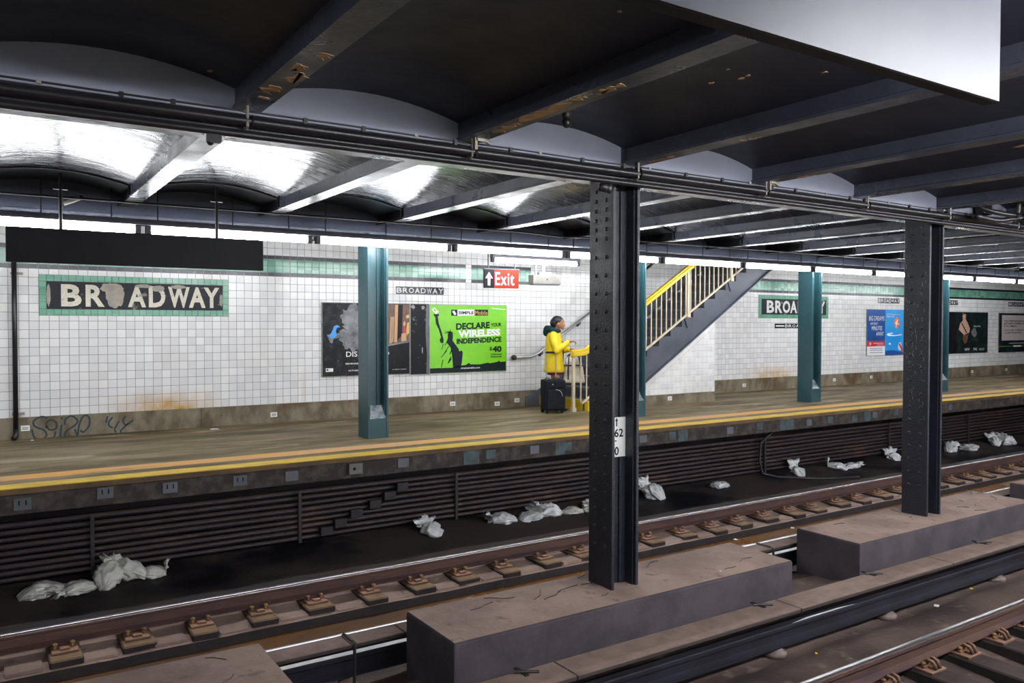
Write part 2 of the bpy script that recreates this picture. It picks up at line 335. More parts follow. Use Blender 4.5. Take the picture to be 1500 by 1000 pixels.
# ================================================================== SETTING
# ---- ceiling: beams, shallow arches, girders
ceiling = thing('ceiling', 'slate painted ceiling of shallow arches between cross beams', kind='structure')
regions = [(-2.6, 4.97), (5.35, 9.06), (10.13, 12.3), (9.06, 9.83)]
NX = 14
for ri, (y0, y1) in enumerate(regions):
    for i, bx in enumerate(beams):
        if ri == 2 and 9.2 < bx < 14.4: continue
        h = .0825
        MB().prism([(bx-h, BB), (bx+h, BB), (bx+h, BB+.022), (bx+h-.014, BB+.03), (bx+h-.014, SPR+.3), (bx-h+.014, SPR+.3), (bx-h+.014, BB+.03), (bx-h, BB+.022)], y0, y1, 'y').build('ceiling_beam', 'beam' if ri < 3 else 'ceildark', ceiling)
        if i+1 < len(beams):
            xa, xb = bx+h-.016, beams[i+1]-h+.016
            if ri == 2 and 9.0 < xa < 14.2: continue
            m = MB(); arc = []
            for k in range(NX+1):
                t = k/NX; arc.append((xa+(xb-xa)*t, SPR+(CRN-SPR)*(1-(2*t-1)**2)))
            n = 10
            vs = []; fs = []
            for j in range(n+1):
                yy = y0+(y1-y0)*j/n
                for (x, z) in arc: vs.append((x, yy, z))
            for j in range(n):
                for k in range(NX): a = j*(NX+1)+k; fs.append((a, a+1, a+NX+2, a+NX+1))
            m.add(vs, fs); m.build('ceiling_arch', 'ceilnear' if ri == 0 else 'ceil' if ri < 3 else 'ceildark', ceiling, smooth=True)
MB().box(XA-1, XB+1, -2.6, 12.5, 4.20, 4.40).build('ceiling_slab', 'dark', ceiling)
for (y0, y1) in ((4.97, 5.35), (9.83, 10.13)):
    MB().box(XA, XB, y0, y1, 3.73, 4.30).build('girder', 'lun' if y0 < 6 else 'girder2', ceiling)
    MB().box(XA, XB, y0-.012, y1+.012, 3.715, 3.735).build('girder_flange', 'beam', ceiling)
for i in range(len(beams)-1):      # thin dark joint rib across each far arch
    xa, xb = beams[i]+.066, beams[i+1]-.066
    m = MB(); P = [(xa+(xb-xa)*k/NX, SPR+(CRN-SPR)*(1-(2*k/NX-1)**2)) for k in range(NX+1)]
    m.prism([(x, z-.012) for x, z in P]+[(x, z+.01) for x, z in reversed(P)], 9.05, 9.085, 'y').build('joint_rib', 'dark', ceiling)
for bx in beams:
    MB().box(bx-.088, bx+.088, 9.05, 9.075, BB-.006, BB+.16).build('joint_rib', 'dark', ceiling)
def flake(pts, z, nm='peeling_paint'):
    ps = [(p.x, p.y) for p in pts]
    MB().prism(ps, z-.002, z, 'z').build(nm, 'peel', ceiling)
def blotch(x0, y0, y1, w0, seed):
    rnd = random.Random(seed); n = 9; L_ = []; R_ = []
    for k in range(n+1):
        t = k/n; y = y0+(y1-y0)*t; e = w0*sin(pi*min(1, max(.06, t)))**.6
        L_.append(Vector((x0+rnd.uniform(-.03, .03)-e*rnd.uniform(.2, .9), y, 0))); R_.append(Vector((x0+rnd.uniform(-.02, .03)+e*rnd.uniform(.2, 1), y, 0)))
    flake(L_+R_[::-1], BB)
b2 = CX-BEAM; b1 = CX-2*BEAM; b3 = CX; b4 = CX+BEAM; b5 = CX+2*BEAM
for (bx, dx, a, b, wd, sd) in ((b1, -.01, 4.36, 4.52, .05, 1), (b1, .03, 4.05, 4.25, .05, 2), (b1, -.02, 3.92, 4.04, .04, 3), (b1, .03, 3.70, 3.80, .03, 4), (b1, .0, 4.60, 4.64, .02, 14),
                        (b2, .0, 4.32, 4.62, .04, 5), (b2, -.02, 3.75, 4.35, .06, 6), (b2, -.02, 3.60, 3.72, .03, 7), (b2, .0, 3.30, 3.52, .035, 8),
                        (b3, .03, 4.5, 4.8, .03, 9), (b3, .05, 3.7, 3.9, .02, 10), (b4, .05, 4.4, 4.6, .02, 11), (b5, .05, 3.2, 3.4, .03, 12)):
    blotch(bx+dx, a, b, wd, sd)

def arch_z(x):
    for i in range(len(beams)-1):
        a, b = beams[i]+.066, beams[i+1]-.066
        if a < x < b: t = (x-a)/(b-a); return SPR+(CRN-SPR)*(1-(2*t-1)**2)
    return BB
for n_, (u, v, w_) in enumerate(((1042, 122, .018), (1096, 111, .015), (1086, 115, .02), (1208, 106, .016), (1207, 127, .014), (1066, 102, .012), (1470, 258, .05), (1492, 268, .03), (1490, 203, .04), (1496, 213, .05), (1455, 280, .03), (308, 104, .018), (908, 17, .012))):
    z = 4.0
    for _ in range(8): p = atZ(u, v, z); z = arch_z(p.x)-.004
    rq = random.Random(n_+40)
    MB().prism([(p.x+w_*cos(k*pi/4.5)*rq.uniform(.5, 1.1), p.y+w_*1.5*sin(k*pi/4.5)*rq.uniform(.5, 1.1)) for k in range(9)], z-.001, z+.003, 'z').build('paint_chip', 'peel', ceiling)
# ---- far wall with tiles
PX, ZP = .1148, .11397
wall = thing('wall_far', 'white tiled platform wall with green band', kind='structure')
MB().box(XA, XB, WY+.004, WY+.35, PZ-.2, 4.3).build('wall_backing', 'grout', wall)
MB().box(XA, XB, WY-.012, WY+.05, PZ-.05, 1.313).build('wall_base', 'base', wall, bevel=.004, seg=1)
rows = [(1.315+ZP*k, 1.315+ZP*(k+1), 'w') for k in range(17)]
z = rows[-1][1]
for h, c in ((.055, 'k'), (.1025, 'g'), (.1025, 'g'), (.055, 'k')): rows.append((z, z+h, c)); z += h
for k in range(3): rows.append((z, z+.11, 'w')); z += .11
def band_here(x): return x < 7.05 or 7.22 < x < 8.42 or x > 13.0
SIGNS = [(.62, 3.03, 2.64, 3.18), (14.66, 17.18, 2.67, 3.20)]
COVER = [(4.45, 7.87, 1.70, 2.86)]           # behind posters
cells = []
for c in range(-10, 262):
    x0 = .62+PX*c; x1 = x0+PX
    for (z0, z1, col) in rows:
        xm, zm = (x0+x1)/2, (z0+z1)/2
        if any(a-.01 < x0 and x1 < b+.06 and c0-.02 < z0 and z1 < d0+.02 for a, b, c0, d0 in SIGNS): continue
        cc = col if (col == 'w' or band_here(xm)) else 'w'
        a, b = proj((x0, WY, z0)), proj((x1, WY, z1))
        area = abs((b[0]-a[0])*(b[1]-a[1])); vis = 0 < a[0] and b[0] < 1500
        px_, pz_ = (a[0]+b[0])/2, (a[1]+b[1])/2
        hid = (8 < px_ < 388 and 326 < pz_ < 397) or pz_ < 350+px_*.055 or (524 < px_ < 568) or any(q[0] < xm < q[1] and q[2] < zm < q[3] for q in COVER) or abs(px_-22) < 5
        cells.append((area if (vis and not hid) else 0, x0, x1, z0, z1, cc))
cells.sort(key=lambda q: -q[0])
MAT = {'w': 'tile', 'g': 'green', 'k': 'blacktile'}
G = .0014
cache = {}
rest = {'w': MB(), 'g': MB(), 'k': MB()}
def tile_faces(m, x0, x1, z0, z1, y, tilt=(0, 0)):
    e = .002; xm, zm = (x0+x1)/2, (z0+z1)/2
    F = [(x0+e, z0+e), (x1-e, z0+e), (x1-e, z1-e), (x0+e, z1-e)]; Bk = [(x0, z0), (x1, z0), (x1, z1), (x0, z1)]
    m.add([(a, y+(a-xm)*tilt[0]+(b-zm)*tilt[1], b) for a, b in F]+[(a, y+.008, b) for a, b in Bk],
          [(0, 1, 2, 3), (4, 5, 1, 0), (5, 6, 2, 1), (6, 7, 3, 2), (7, 4, 0, 3)])
for i, (area, x0, x1, z0, z1, cc) in enumerate(cells):
    tl = (random.gauss(0, .004), random.gauss(0, .004))
    if i < 300:
        key = (round(z1-z0, 4), cc)
        if key not in cache:
            m = MB(); tile_faces(m, -PX/2+G, PX/2-G, -(z1-z0)/2+G, (z1-z0)/2-G, 0)
            me = m.mesh('tile'); me.materials.append(M[MAT[cc]]); cache[key] = me
        o = put('tile', cache[key], wall, loc=((x0+x1)/2, WY, (z0+z1)/2)); o.rotation_euler = (tl[1], 0, -tl[0])
    else: tile_faces(rest[cc], x0+G, x1-G, z0+G, z1-G, WY, tl)
for k, nm in (('w', 'white_tiles'), ('g', 'green_tiles'), ('k', 'black_tiles')): rest[k].build(nm, MAT[k], wall, kind='stuff')
# crack and staining joints of the base course
for x in (2.63, 9.9, 6.8): MB().box(x, x+.008, WY-.0135, WY, PZ, 1.31).build('base_joint', 'dark', wall)
# small vent plates in the base course
ventm = MB(); ventm.box(-.05, .05, -.008, 0, -.035, .035); vm = ventm.mesh('base_vent'); vm.materials.append(M['white'])
sl = MB()
for q in (-.016, .004): sl.box(-.035, .035, -.0095, -.006, q, q+.01)
slm = sl.mesh('vent_slot'); slm.materials.append(M['plate'])
for u, v in ((37, 627), (401, 607), (663, 591), (728, 591), (757, 586), (1090, 564), (1222, 556), (1276, 552), (1424, 544), (1474, 541)):
    p = atY(u, v, WY-.012); o = put('base_vent', vm, wall, loc=(p.x, WY-.012, min(1.26, max(1.1, p.z)))); put('vent_slot', slm, o)
# ---- mosaic name panel, weathered
def name_panel(x0, x1, z0, z1, letters, lm, damaged):
    P = MB().box(x0, x1, WY-.006, WY+.004, z0, z1).build('name_panel', 'grout', wall)
    nb = 28; bw = (x1-x0)/nb; bh = .088
    tm = MB(); tile_faces(tm, -bw/2+.002, bw/2-.002, -bh/2+.002, bh/2-.002, 0); tme = tm.mesh('border_tile'); tme.materials.append(M['border'])
    for k in range(nb):
        for zz in (z0+bh/2, z1-bh/2): put('border_tile', tme, P, loc=(x0+bw*(k+.5), WY-.013, zz))
    vh = (z1-z0-2*bh)/4
    tm = MB(); tile_faces(tm, -bw/2+.002, bw/2-.002, -vh/2+.002, vh/2-.002, 0); tme2 = tm.mesh('border_tile'); tme2.materials.append(M['border'])
    for k in range(4):
        for xx in (x0+bw/2, x1-bw/2): put('border_tile', tme2, P, loc=(xx, WY-.013, z0+bh+vh*(k+.5)))
    MB().box(x0+bw, x1-bw, WY-.012, WY, z0+bh, z1-bh).build('mosaic_field', 'mosaicblk', P)
    for ch, a, b in letters:
        text(ch, lm, x0+(x1-x0)*a, x0+(x1-x0)*b, z0+bh+.035, z1-bh-.035, WY-.0135, P, bold=.035, name='mosaic_letter')
    if damaged:
        rnd = random.Random(3)
        for pi_, (cx, cz, rx, rz) in enumerate(((.375, .52, .050, .47), (.355, .80, .06, .18), (.52, .90, .045, .07), (.60, .82, .035, .12), (.71, .90, .045, .08), (.045, .5, .010, .42), (.955, .4, .010, .25))):
            pts = []
            for k in range(26):
                a = 2*pi*k/26; q = rnd.uniform(.86, 1.08)
                pts.append((x0+(x1-x0)*(cx+rx*cos(a)*q), z0+bh+(z1-z0-2*bh)*min(.985, max(.015, cz+rz*sin(a)*q))))
            MB().poly(pts, WY-.0145-.0007*pi_, .002).build('plaster_patch', 'plaster', P)
name_panel(.62, 3.03, 2.64, 3.18, [('B', .105, .205), ('R', .225, .32), ('A', .44, .535), ('D', .55, .64), ('W', .655, .775), ('A', .77, .865), ('Y', .855, .945)], 'mosaicwht', True)
name_panel(14.66, 17.18, 2.67, 3.20, [('B', .105, .205), ('R', .22, .32), ('O', .325, .43), ('A', .43, .53), ('D', .54, .64), ('W', .645, .775), ('A', .77, .865), ('Y', .85, .945)], 'mosaicwhite', False)
def small_tablet(x0, x1, z0, z1, s, bar=False):
    t = MB().box(x0, x1, WY-.008, WY, z0, z1).build('name_tablet', 'blacktile', wall)
    n = len(s); a = x0+(.25*(x1-x0) if bar else 0)
    w_ = (x1-a)/n
    for k, ch in enumerate(s):
        if ch == ' ': continue
        text(ch, 'mosaicwhite', a+w_*k+.008, a+w_*(k+1)-.008, z0+.02, z1-.02, WY-.0095, t, bold=.02, name='tablet_letter')
    if bar: MB().box(x0+.03, a-.02, WY-.0095, WY-.006, (z0+z1)/2-.016, (z0+z1)/2+.016).build('pointing_bar', 'mosaicwhite', t)
small_tablet(5.72, 6.61, 3.03, 3.155, 'BROADWAY')
small_tablet(15.22, 16.60, 2.44, 2.55, 'BROADWAY', True)
for x in (19.23, 22.1, 25.9): small_tablet(x, x+.95, 3.08, 3.21, 'BROADWAY')
# graffiti strokes on the base course
def stroke(pts, r=.011):
    P = []
    q = [atY(20+a/6.25, 590+b/6.25, WY-.014) for a, b in pts]
    for i in range(len(q)-1):     # catmull-rom
        p0, p1, p2, p3 = q[max(i-1, 0)], q[i], q[i+1], q[min(i+2, len(q)-1)]
        for k in range(5):
            t = k/5; P.append(.5*((2*p1)+(p2-p0)*t+(2*p0-5*p1+4*p2-p3)*t*t+(3*p1-p0-3*p2+p3)*t**3))
    P.append(q[-1]); m = MB()
    L_ = []; R_ = []
    for i, p in enumerate(P):
        t = (P[min(i+1, len(P)-1)]-P[max(i-1, 0)]); n = Vector((-t.z, 0, t.x)).normalized()*r
        L_.append(p+n); R_.append(p-n)
    k = len(P); m.add([(p.x, WY-.0135, p.z) for p in L_+R_], [(i, i+1, k+i+1, k+i) for i in range(k-1)])
    return m.build('graffiti_stroke', 'graf', wall)
for s in ([(310, 140), (255, 125), (185, 165), (195, 215), (280, 250), (300, 300), (250, 330), (190, 315), (165, 240)],
          [(300, 230), (300, 180), (345, 155), (392, 185), (385, 235), (330, 245), (300, 210)], [(385, 260), (370, 310), (320, 325)],
          [(440, 200), (425, 310)], [(440, 130), (436, 150)], [(470, 200), (475, 150), (530, 120), (585, 160), (560, 205), (480, 260), (470, 318)],
          [(590, 290), (600, 200), (640, 120), (690, 130), (690, 210), (640, 265), (610, 250)], [(560, 240), (585, 300)],
          [(860, 120), (845, 180)], [(905, 130), (870, 180), (880, 215), (910, 225)], [(965, 165), (925, 240), (940, 270)],
          [(1025, 120), (1000, 160), (1030, 200), (1095, 155)], [(1050, 185), (985, 250), (985, 275)], [(880, 98), (882, 104)]): stroke(s)

# ---- near wall behind the viewer
wn = thing('wall_near', 'tiled wall behind the near platform', kind='structure')
MB().box(XA, XB, -2.8, -2.6, PZ-.2, 4.3).build('wall_backing', 'tile', wn)
# ---- platforms
plat = thing('floor', 'worn concrete platform with yellow edge', kind='structure')
MB().box(XA, XB, EY+.07, WY, PZ-.12, PZ).build('platform_slab', 'plat', plat)
MB().box(XA, XB, EY+.035, 9.35, .79, PZ-.05).build('platform_fascia', 'fascia', plat)
MB().box(XA, XB, EY, EY+.24, PZ-.005, PZ+.004).build('yellow_edge_strip', 'yellow', plat)
MB().box(XA, XB, EY-.004, EY+.06, PZ-.055, PZ-.004).build('edge_rubbing_board', 'rub', plat)
MB().box(XA, XB, 9.08, 9.36, PZ, PZ+.002).build('orange_warning_stripe', 'orange', plat)
fp = MB(); fp.box(-.07, .07, -.012, .0, -.052, .052); fpm = fp.mesh('fascia_plate'); fpm.materials.append(M['plate'])
fp2 = MB(); fp2.box(-.07, .07, -.006, .0, -.06, .052); fpm2 = fp2.mesh('fascia_plate'); fpm2.materials.append(M['tealpatch'])
fs_ = MB(); fs_.box(-.034, -.022, -.0135, -.006, -.01, .035); fs_.box(.022, .034, -.0135, -.006, -.01, .035); fsm = fs_.mesh('plate_slot'); fsm.materials.append(M['black'])
for k in range(26):
    x = .30+.63*k
    if k in (5, 7, 11, 14): continue
    o = put('fascia_plate', fpm if k < 6 or k % 3 == 0 else fpm2, plat, loc=(x+random.uniform(-.06, .06), EY+.035, .895+random.uniform(-.015, .015)))
    if k < 4: put('plate_slot', fsm, o)
hb = MB().box(3.44, 3.60, EY-.02, EY+.035, .84, .96).build('fascia_box', 'boxgrey', plat)
MB().tube([(3.50, EY-.018, .90), (3.50, EY-.024, .90)], .018, 10).build('cable_hole', 'black', hb)
for (x, w_) in ((4.95, .22), (6.35, .16), (8.6, .2), (10.9, .35), (13.2, .2)): MB().box(x, x+w_, EY+.030, EY+.036, .80, .97).build('fascia_patch', 'tealpatch', plat)
pn = thing('floor_near', 'near platform the viewer stands on', kind='structure')
MB().box(XA, XB, -2.6, 1.26, PZ-.3, PZ).build('platform_slab', 'plat', pn)
MB().box(XA, XB, 1.26, 1.28, PZ-.05, PZ).build('edge_rubbing_board', 'rub', pn)
MB().box(XA, XB, .9, 1.0, -.4, PZ-.3).build('under_platform_wall', 'fascia', pn)

# ---- track bed
bed = thing('trackbed_floor', 'dusty concrete track bed with drain troughs', kind='structure')
def strip(prof, mat, name, amp=.0, nx=220):
    vs = []; fs = []; n = len(prof)
    for i in range(nx+1):
        x = XA+(XB-XA)*(i/nx)**1.6
        for (y, z, a) in prof:
            vs.append((x, y, z+a*amp*(noise.noise(Vector((x*1.3, y*2.1, 3.7)))+.6*noise.noise(Vector((x*4, y*5, 1.2))))))
    for i in range(nx):
        for k in range(n-1): a = i*n+k; fs.append((a, a+1, a+n+1, a+n))
    return MB().add(vs, fs).build(name, mat, bed, smooth=True)
strip([(.95, -.36, 0), (2.4, -.36, 1), (3.0, -.34, 1), (3.25, -.30, 1), (3.70, -.25, .5), (3.78, -.19, .6), (4.05, -.17, 1), (4.25, -.2, .6), (4.32, -.24, .3), (4.5, -.24, 0), (4.56, -.1, .5), (4.62, .04, .5), (4.72, .05, 1), (4.85, .0, 1), (5.1, -.06, 1), (5.4, -.1, 1), (5.6, -.18, 1), (5.9, -.24, 1), (6.1, -.24, 1), (6.5, -.22, .5), (6.60, -.26, .3), (6.61, -.42, 0)], 'bed', 'near_track_bed', .05)
strip([(6.61, -.42, 0), (7.40, -.42, 0)], 'water', 'trough_floor', 0)
strip([(7.40, -.42, 0), (7.41, -.255, .2)], 'wooddark', 'tie_ledge_face', .04)
strip([(7.41, -.255, .2), (7.5, -.235, .6), (7.62, -.235, .6), (7.9, -.20, .5)], 'dust', 'tie_ledge', .04)
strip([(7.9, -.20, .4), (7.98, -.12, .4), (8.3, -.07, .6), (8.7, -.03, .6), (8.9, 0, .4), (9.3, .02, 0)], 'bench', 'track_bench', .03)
wt = thing('trough_water', 'shallow rusty brown water in the drain trough between the rails', 'water', kind='stuff')
MB().box(XA, XB, 6.62, 7.40, -.41, -.335).build('water_surface', 'water', wt)
MB().box(XA, XB, 9.28, 9.4, -.1, .95).build('under_platform_wall', 'cable', plat)

# ================================================================== TRACK
RAIL = [(-.035, 0), (-.03, .0), (.03, 0), (.036, -.006), (.036, -.034), (.012, -.046), (.009, -.12), (.066, -.14), (.066, -.152), (-.066, -.152), (-.066, -.14), (-.009, -.12), (-.012, -.046), (-.036, -.034), (-.036, -.006)]
def rail(y, label, x0=XA, x1=XB):
    t = thing('running_rail', label, 'rail', 'running rails', loc=(0, y, 0))
    MB().prism([(a, b-.002) for a, b in RAIL[1:]], x0, x1).build('rail_body', 'rust', t)
    cr = [(-.0365, -.016), (-.0345, -.009), (-.031, -.0045), (-.025, -.0015), (-.016, .001), (-.006, .0022), (.006, .0022), (.016, .001), (.025, -.0015), (.031, -.0045), (.0345, -.009), (.0365, -.016)]
    m = MB(); n = len(cr); m.add([(x0, a, b) for a, b in cr]+[(x1, a, b) for a, b in cr], [(i, i+1, n+i+1, n+i) for i in range(n-1)]); m.build('rail_head', 'shine', t, smooth=True)
    return t
rail(7.77, 'rusty rail with bright worn head nearest the far platform')
rail(6.265, 'running rail just behind the far third rail cover board')
rail(3.62, 'wide bright-topped rail in the near right foreground', 2.0)
# tie blocks
def make_tie(w_, y0, y1, mat, lab, grp):
    t = thing('tie_block', lab, 'railway tie', grp)
    MB().box(-w_/2, w_/2, y0, y1, -.42, -.178).build('tie_wood', mat, t, bevel=.012, seg=1)
    tp = MB().box(-.10, .10, -.20, .20, -.178, -.158).build('tie_plate', 'tplate', t, bevel=.004, seg=1)
    for dx in (-.07, .06):
        m = MB().tube([(dx, -.105, -.16), (dx, -.105, -.125)], .013, 8); m.ell((dx, -.105, -.118), (.022, .022, .014), 8, 5)
        m.build('spike', 'spike', tp, smooth=True)
    MB().box(-.035, .035, -.17, -.125, -.16, -.140).build('rail_clip', 'tplate', tp)
    return t
_o = 'first second third fourth fifth sixth seventh eighth ninth tenth eleventh twelfth thirteenth fourteenth fifteenth sixteenth seventeenth eighteenth nineteenth twentieth'.split()
ORD = _o + ['twenty-'+q for q in _o[:9]] + ['thirtieth'] + ['thirty-'+q for q in _o[:9]] + ['fortieth'] + ['forty-'+q for q in _o[:9]]
ties = []
GT = 'tie blocks along the far platform rail'
for v in range(3): ties.append(make_tie(.25+.02*(v-1), -.35+.02*v, .20, 'wood', 'x', GT))
xs = [.52+.548*k for k in range(-1, 36)]
for k, x in enumerate(xs):
    o = ties[k] if k < 3 else copy_tree(ties[k % 3])
    o['label'] = 'dusty wooden tie block under the rail nearest the far platform, %s from the left' % ORD[k]
    o.location = (x+random.uniform(-.03, .03), 7.77, random.uniform(-.022, -.008)); o.rotation_euler.z = random.uniform(-.03, .03)
# concrete filler slabs between ties (dusty)
fillm = MB().box(-.13, .13, 7.45, 7.68, -.30, -.222); fo = fillm.mesh('filler'); fo.materials.append(M['dust'])
for k in range(len(xs)-1): put('ledge_filler', fo, bed, loc=((xs[k]+xs[k+1])/2, random.uniform(-.02, .02), random.uniform(-.02, .005)))
GN = 'ties of the near track'
nt0 = make_tie(.24, -1.05, .22, 'wooddark', 'x', GN)
near_ties = []
for k in range(9):
    o = nt0 if k == 0 else copy_tree(nt0)
    o['label'] = 'dark oily tie under the near right foreground rail, %s from the left' % ORD[k]
    o.location = (5.16+.546*k, 3.62, -.008); o.rotation_euler.z = random.uniform(-.03, .03); near_ties.append(o)
cl = MB()
for s in (-1, 1): cl.tube([(s*.03, -.07, -.15), (s*.035, -.12, -.09), (s*.03, -.16, -.10), (s*.025, -.19, -.15)], .014, 6)
clm = cl.mesh('spring_clip', True); clm.materials.append(M['tplate'])
for o in near_ties: put('spring_clip', clm, o)

# third rails
def third_rail(y, zt, yb0, yb1, zb, x0, x1, label, side, stations):
    t = thing('third_rail', label, 'third rail', 'third rails')
    MB().prism([(y+a*1.15, zt+b*1.0) for a, b in RAIL[1:]], x0, x1).build('power_rail', 'trail', t)
    MB().prism([(y-.033, zt+.0005), (y+.033, zt+.0005), (y+.03, zt+.002), (y-.03, zt+.002)], x0, x1).build('contact_surface', 'shine' if side < 0 else 'trail', t)
    if side > 0:
        xa_, xb_ = atZ(1148, 908, 0).x, atZ(1240, 881, 0).x
        MB().prism([(xa_, y-.034), (xa_+.25, y-.028), (xb_-.1, y-.03), (xb_, y-.036), (xb_-.2, y-.012), (xa_+.2, y-.008)], zt+.002, zt+.0035, 'z').build('worn_contact_patch', 'wornmetal', t)
    n = int((x1-x0)/2.4)
    for k in range(n+1):   # cover planks end to end
        a = x0+2.4*k; b = min(x1, a+2.393)
        if b-a < .1: continue
        MB().box(a, b, yb0, yb1, zb-.035, zb).build('cover_board', 'board', t, bevel=.006, seg=1)
    for x in stations:
        m = MB()
        if side < 0:
            m.tube([(x, yb1+.01, zb+.004), (x, yb0+.03, zb+.006), (x, yb0-.010, zb-.02), (x, yb0-.012, zb-.15), (x, yb0-.0, -.22)], .013, 6)
            m.box(x-.022, x+.022, yb0, yb1, zb, zb+.006)
        else:
            m.box(x-.015, x+.015, yb1-.10, yb1+.05, zb, zb+.010); m.tube([(x-.06, yb1-.02, zb+.012), (x, yb1-.05, zb+.016), (x+.10, yb1-.10, zb+.010)], .010, 6)
        m.build('board_bracket', 'iron', t)
        i = MB().tube([(x, y, -.24), (x, y, -.20), (x, y, -.19), (x, y, zt-.15)], [.10, .10, .07, .06], 10); i.build('insulator', 'insul', t, smooth=True)
    return t
third_rail(5.76, .05, 5.62, 5.82, .17, XA, 24, 'third rail under a dusty cover board behind the concrete plinths', -1, [-1.2, 2.28, 4.3, 6.98, 9.3, 11.6, 14.0, 16.5])
third_rail(4.44, .0, 4.36, 4.64, .13, 1.0, 24, 'dark third rail under a dust covered board in front of the plinths', 1, [3.1, 5.55, 7.15, 9.2, 11.6, 14])
# short bright worn spot on the near third rail
# ---- concrete plinths
PL = [(-1.97, 1.56, 'dusty concrete plinth cut off at the bottom left corner'), (2.66, 6.22, 'dusty concrete plinth carrying the nearest dark steel column'), (7.25, 10.82, 'dusty concrete plinth carrying the farther dark steel column'),
      (11.8, 15.4, 'small dusty plinth at the right edge past the farther column'), (16.4, 20, 'distant dusty plinth partly hidden past the right edge')]
for (a, b, lab) in PL[:4]:
    t = thing('concrete_plinth', lab, 'plinth', 'column plinths', loc=((a+b)/2, 5.155, -.22)); h = (b-a)/2
    MB().box(-h, h, -.375, .375, 0, .585).build('plinth_body', 'blk', t, bevel=.018, seg=2)
    vs = []; fs = []; nx, ny = 40, 10
    rx = random.random()*50
    for i in range(nx+1):
        for j in range(ny+1):
            x = -h+.01+(2*h-.02)*i/nx; y = -.365+.73*j/ny
            e = min(1, min(i, nx-i)/1.5, min(j, ny-j)/1.5)
            vs.append((x, y, .588+e*(.012+.012*noise.noise(Vector((x*2.5+rx, y*3, 0))))))
    for i in range(nx):
        for j in range(ny): k = i*(ny+1)+j; fs.append((k, k+1, k+ny+2, k+ny+1))
    MB().add(vs, fs).build('dust_layer', 'dust', t, smooth=True)
    m = MB(); rq = random.Random(int(a*10)+99)
    for q in range(12):
        x, y, an = rq.uniform(-h+.15, h-.15), rq.uniform(-.3, .3), rq.uniform(-.5, .6); P_ = []
        for e in range(rq.randint(3, 6)):
            P_.append((x, y, .606)); x += .05*cos(an); y += .05*sin(an); an += rq.uniform(-.7, .7); y = max(-.34, min(.34, y))
        m.tube(P_, .003, 5)
    m.build('debris_strands', 'iron', t, kind='stuff')

# ================================================================== COLUMNS
def h_column(label, grp, x, yc, zb, zt, mat, rivets, half_w=.145, half_d=.15):
    t = thing('steel_column', label, 'column', grp, loc=(x, yc, zb)); H = zt-zb
    ft = .03
    for s in (-1, 1):
        MB().box(*sorted((s*half_w, s*(half_w-ft))), -half_d, half_d, 0, H).build('flange', mat, t, bevel=.004, seg=1)
        m = MB()
        for q in (-1, 1):   # angle legs riveting web to flange
            m.box(*sorted((s*(half_w-ft), s*(half_w-ft-.075))), *sorted((q*.012, q*.028)), 0, H)
            m.box(*sorted((s*(half_w-ft), s*(half_w-ft-.014))), *sorted((q*.012, q*(half_d-.03))), 0, H)
        m.build('corner_angle', mat, t)
    MB().box(-half_w+ft, half_w-ft, -.012, .012, 0, H).build('web', mat, t)
    if rivets:
        m = MB(); zz = []; z = .35
        while z < H-.05:
            zz.append(z); z += .078 if z > H-.62 or z < .30 else .148
        for z in zz:
            for y in (-.065, .065):
                m.ell((-half_w, y, z), (.012, .019, .019), 8, 4)
                m.ell((half_w-ft, y, z), (.012, .016, .016), 8, 4); m.ell((half_w, y, z), (.012, .019, .019), 8, 4)
        m.build('rivets', mat, t, smooth=True, kind='stuff')
    return t
ca = h_column('nearest dark riveted steel column with a white 62 plate', 'dark track columns', CX, 5.16, .37, 3.72, 'col', True)
cb = h_column('farther dark riveted steel column with scratched flange at right', 'dark track columns', CX+BAY+.02, 5.16, .37, 3.72, 'col', True)
for t in (ca, cb):   # clip stub above the pipes
    MB().box(-.10, .02, -.20, -.19, 3.40, 3.72).build('splice_plate', 'col', t)
    MB().box(.05, .085, -.23, -.16, 3.30, 3.62).build('splice_angle', 'col', t)
rnd = random.Random(11)
m = MB()
for k in range(70):     # bare scratches on the farther column's flange
    y = rnd.uniform(-.12, .12); z = rnd.triangular(.9, 2.9, 2.0); l = rnd.uniform(.015, .05)
    m.add([(-.1462, y, z), (-.1462, y+.006, z), (-.1462, y+.010, z+l), (-.1462, y+.004, z+l)], [(0, 1, 2, 3)])
m.build('paint_scratches', 'galv', cb, kind='stuff')
pl = MB().box(-.03, .13, -.030, -.026, 1.07, 1.40).build('number_plate', 'white', ca)
text('62', 'black', -.02, .075, 1.235, 1.305, -.0315, pl, bold=.02, name='plate_number'); text('0', 'black', -.018, .028, 1.085, 1.155, -.0315, pl, bold=.02, name='plate_number')
MB().poly([(-.022, 1.200), (.004, 1.200), (.004, 1.209), (-.022, 1.209)], -.0312).build('plate_dash', 'black', pl)
MB().poly([(-.002, 1.325), (.010, 1.325), (.010, 1.37), (.020, 1.37), (.004, 1.395), (-.012, 1.37), (-.002, 1.37)], -.0312).build('plate_arrow', 'black', pl)
PC = [(4.33, 'tall teal steel column in front of the dark poster'), (8.88, 'teal steel column almost hidden behind the nearest dark column'), (13.43, 'teal steel column in front of the white lettered mosaic name panel'),
      (17.98, 'teal steel column behind the farther dark column')]
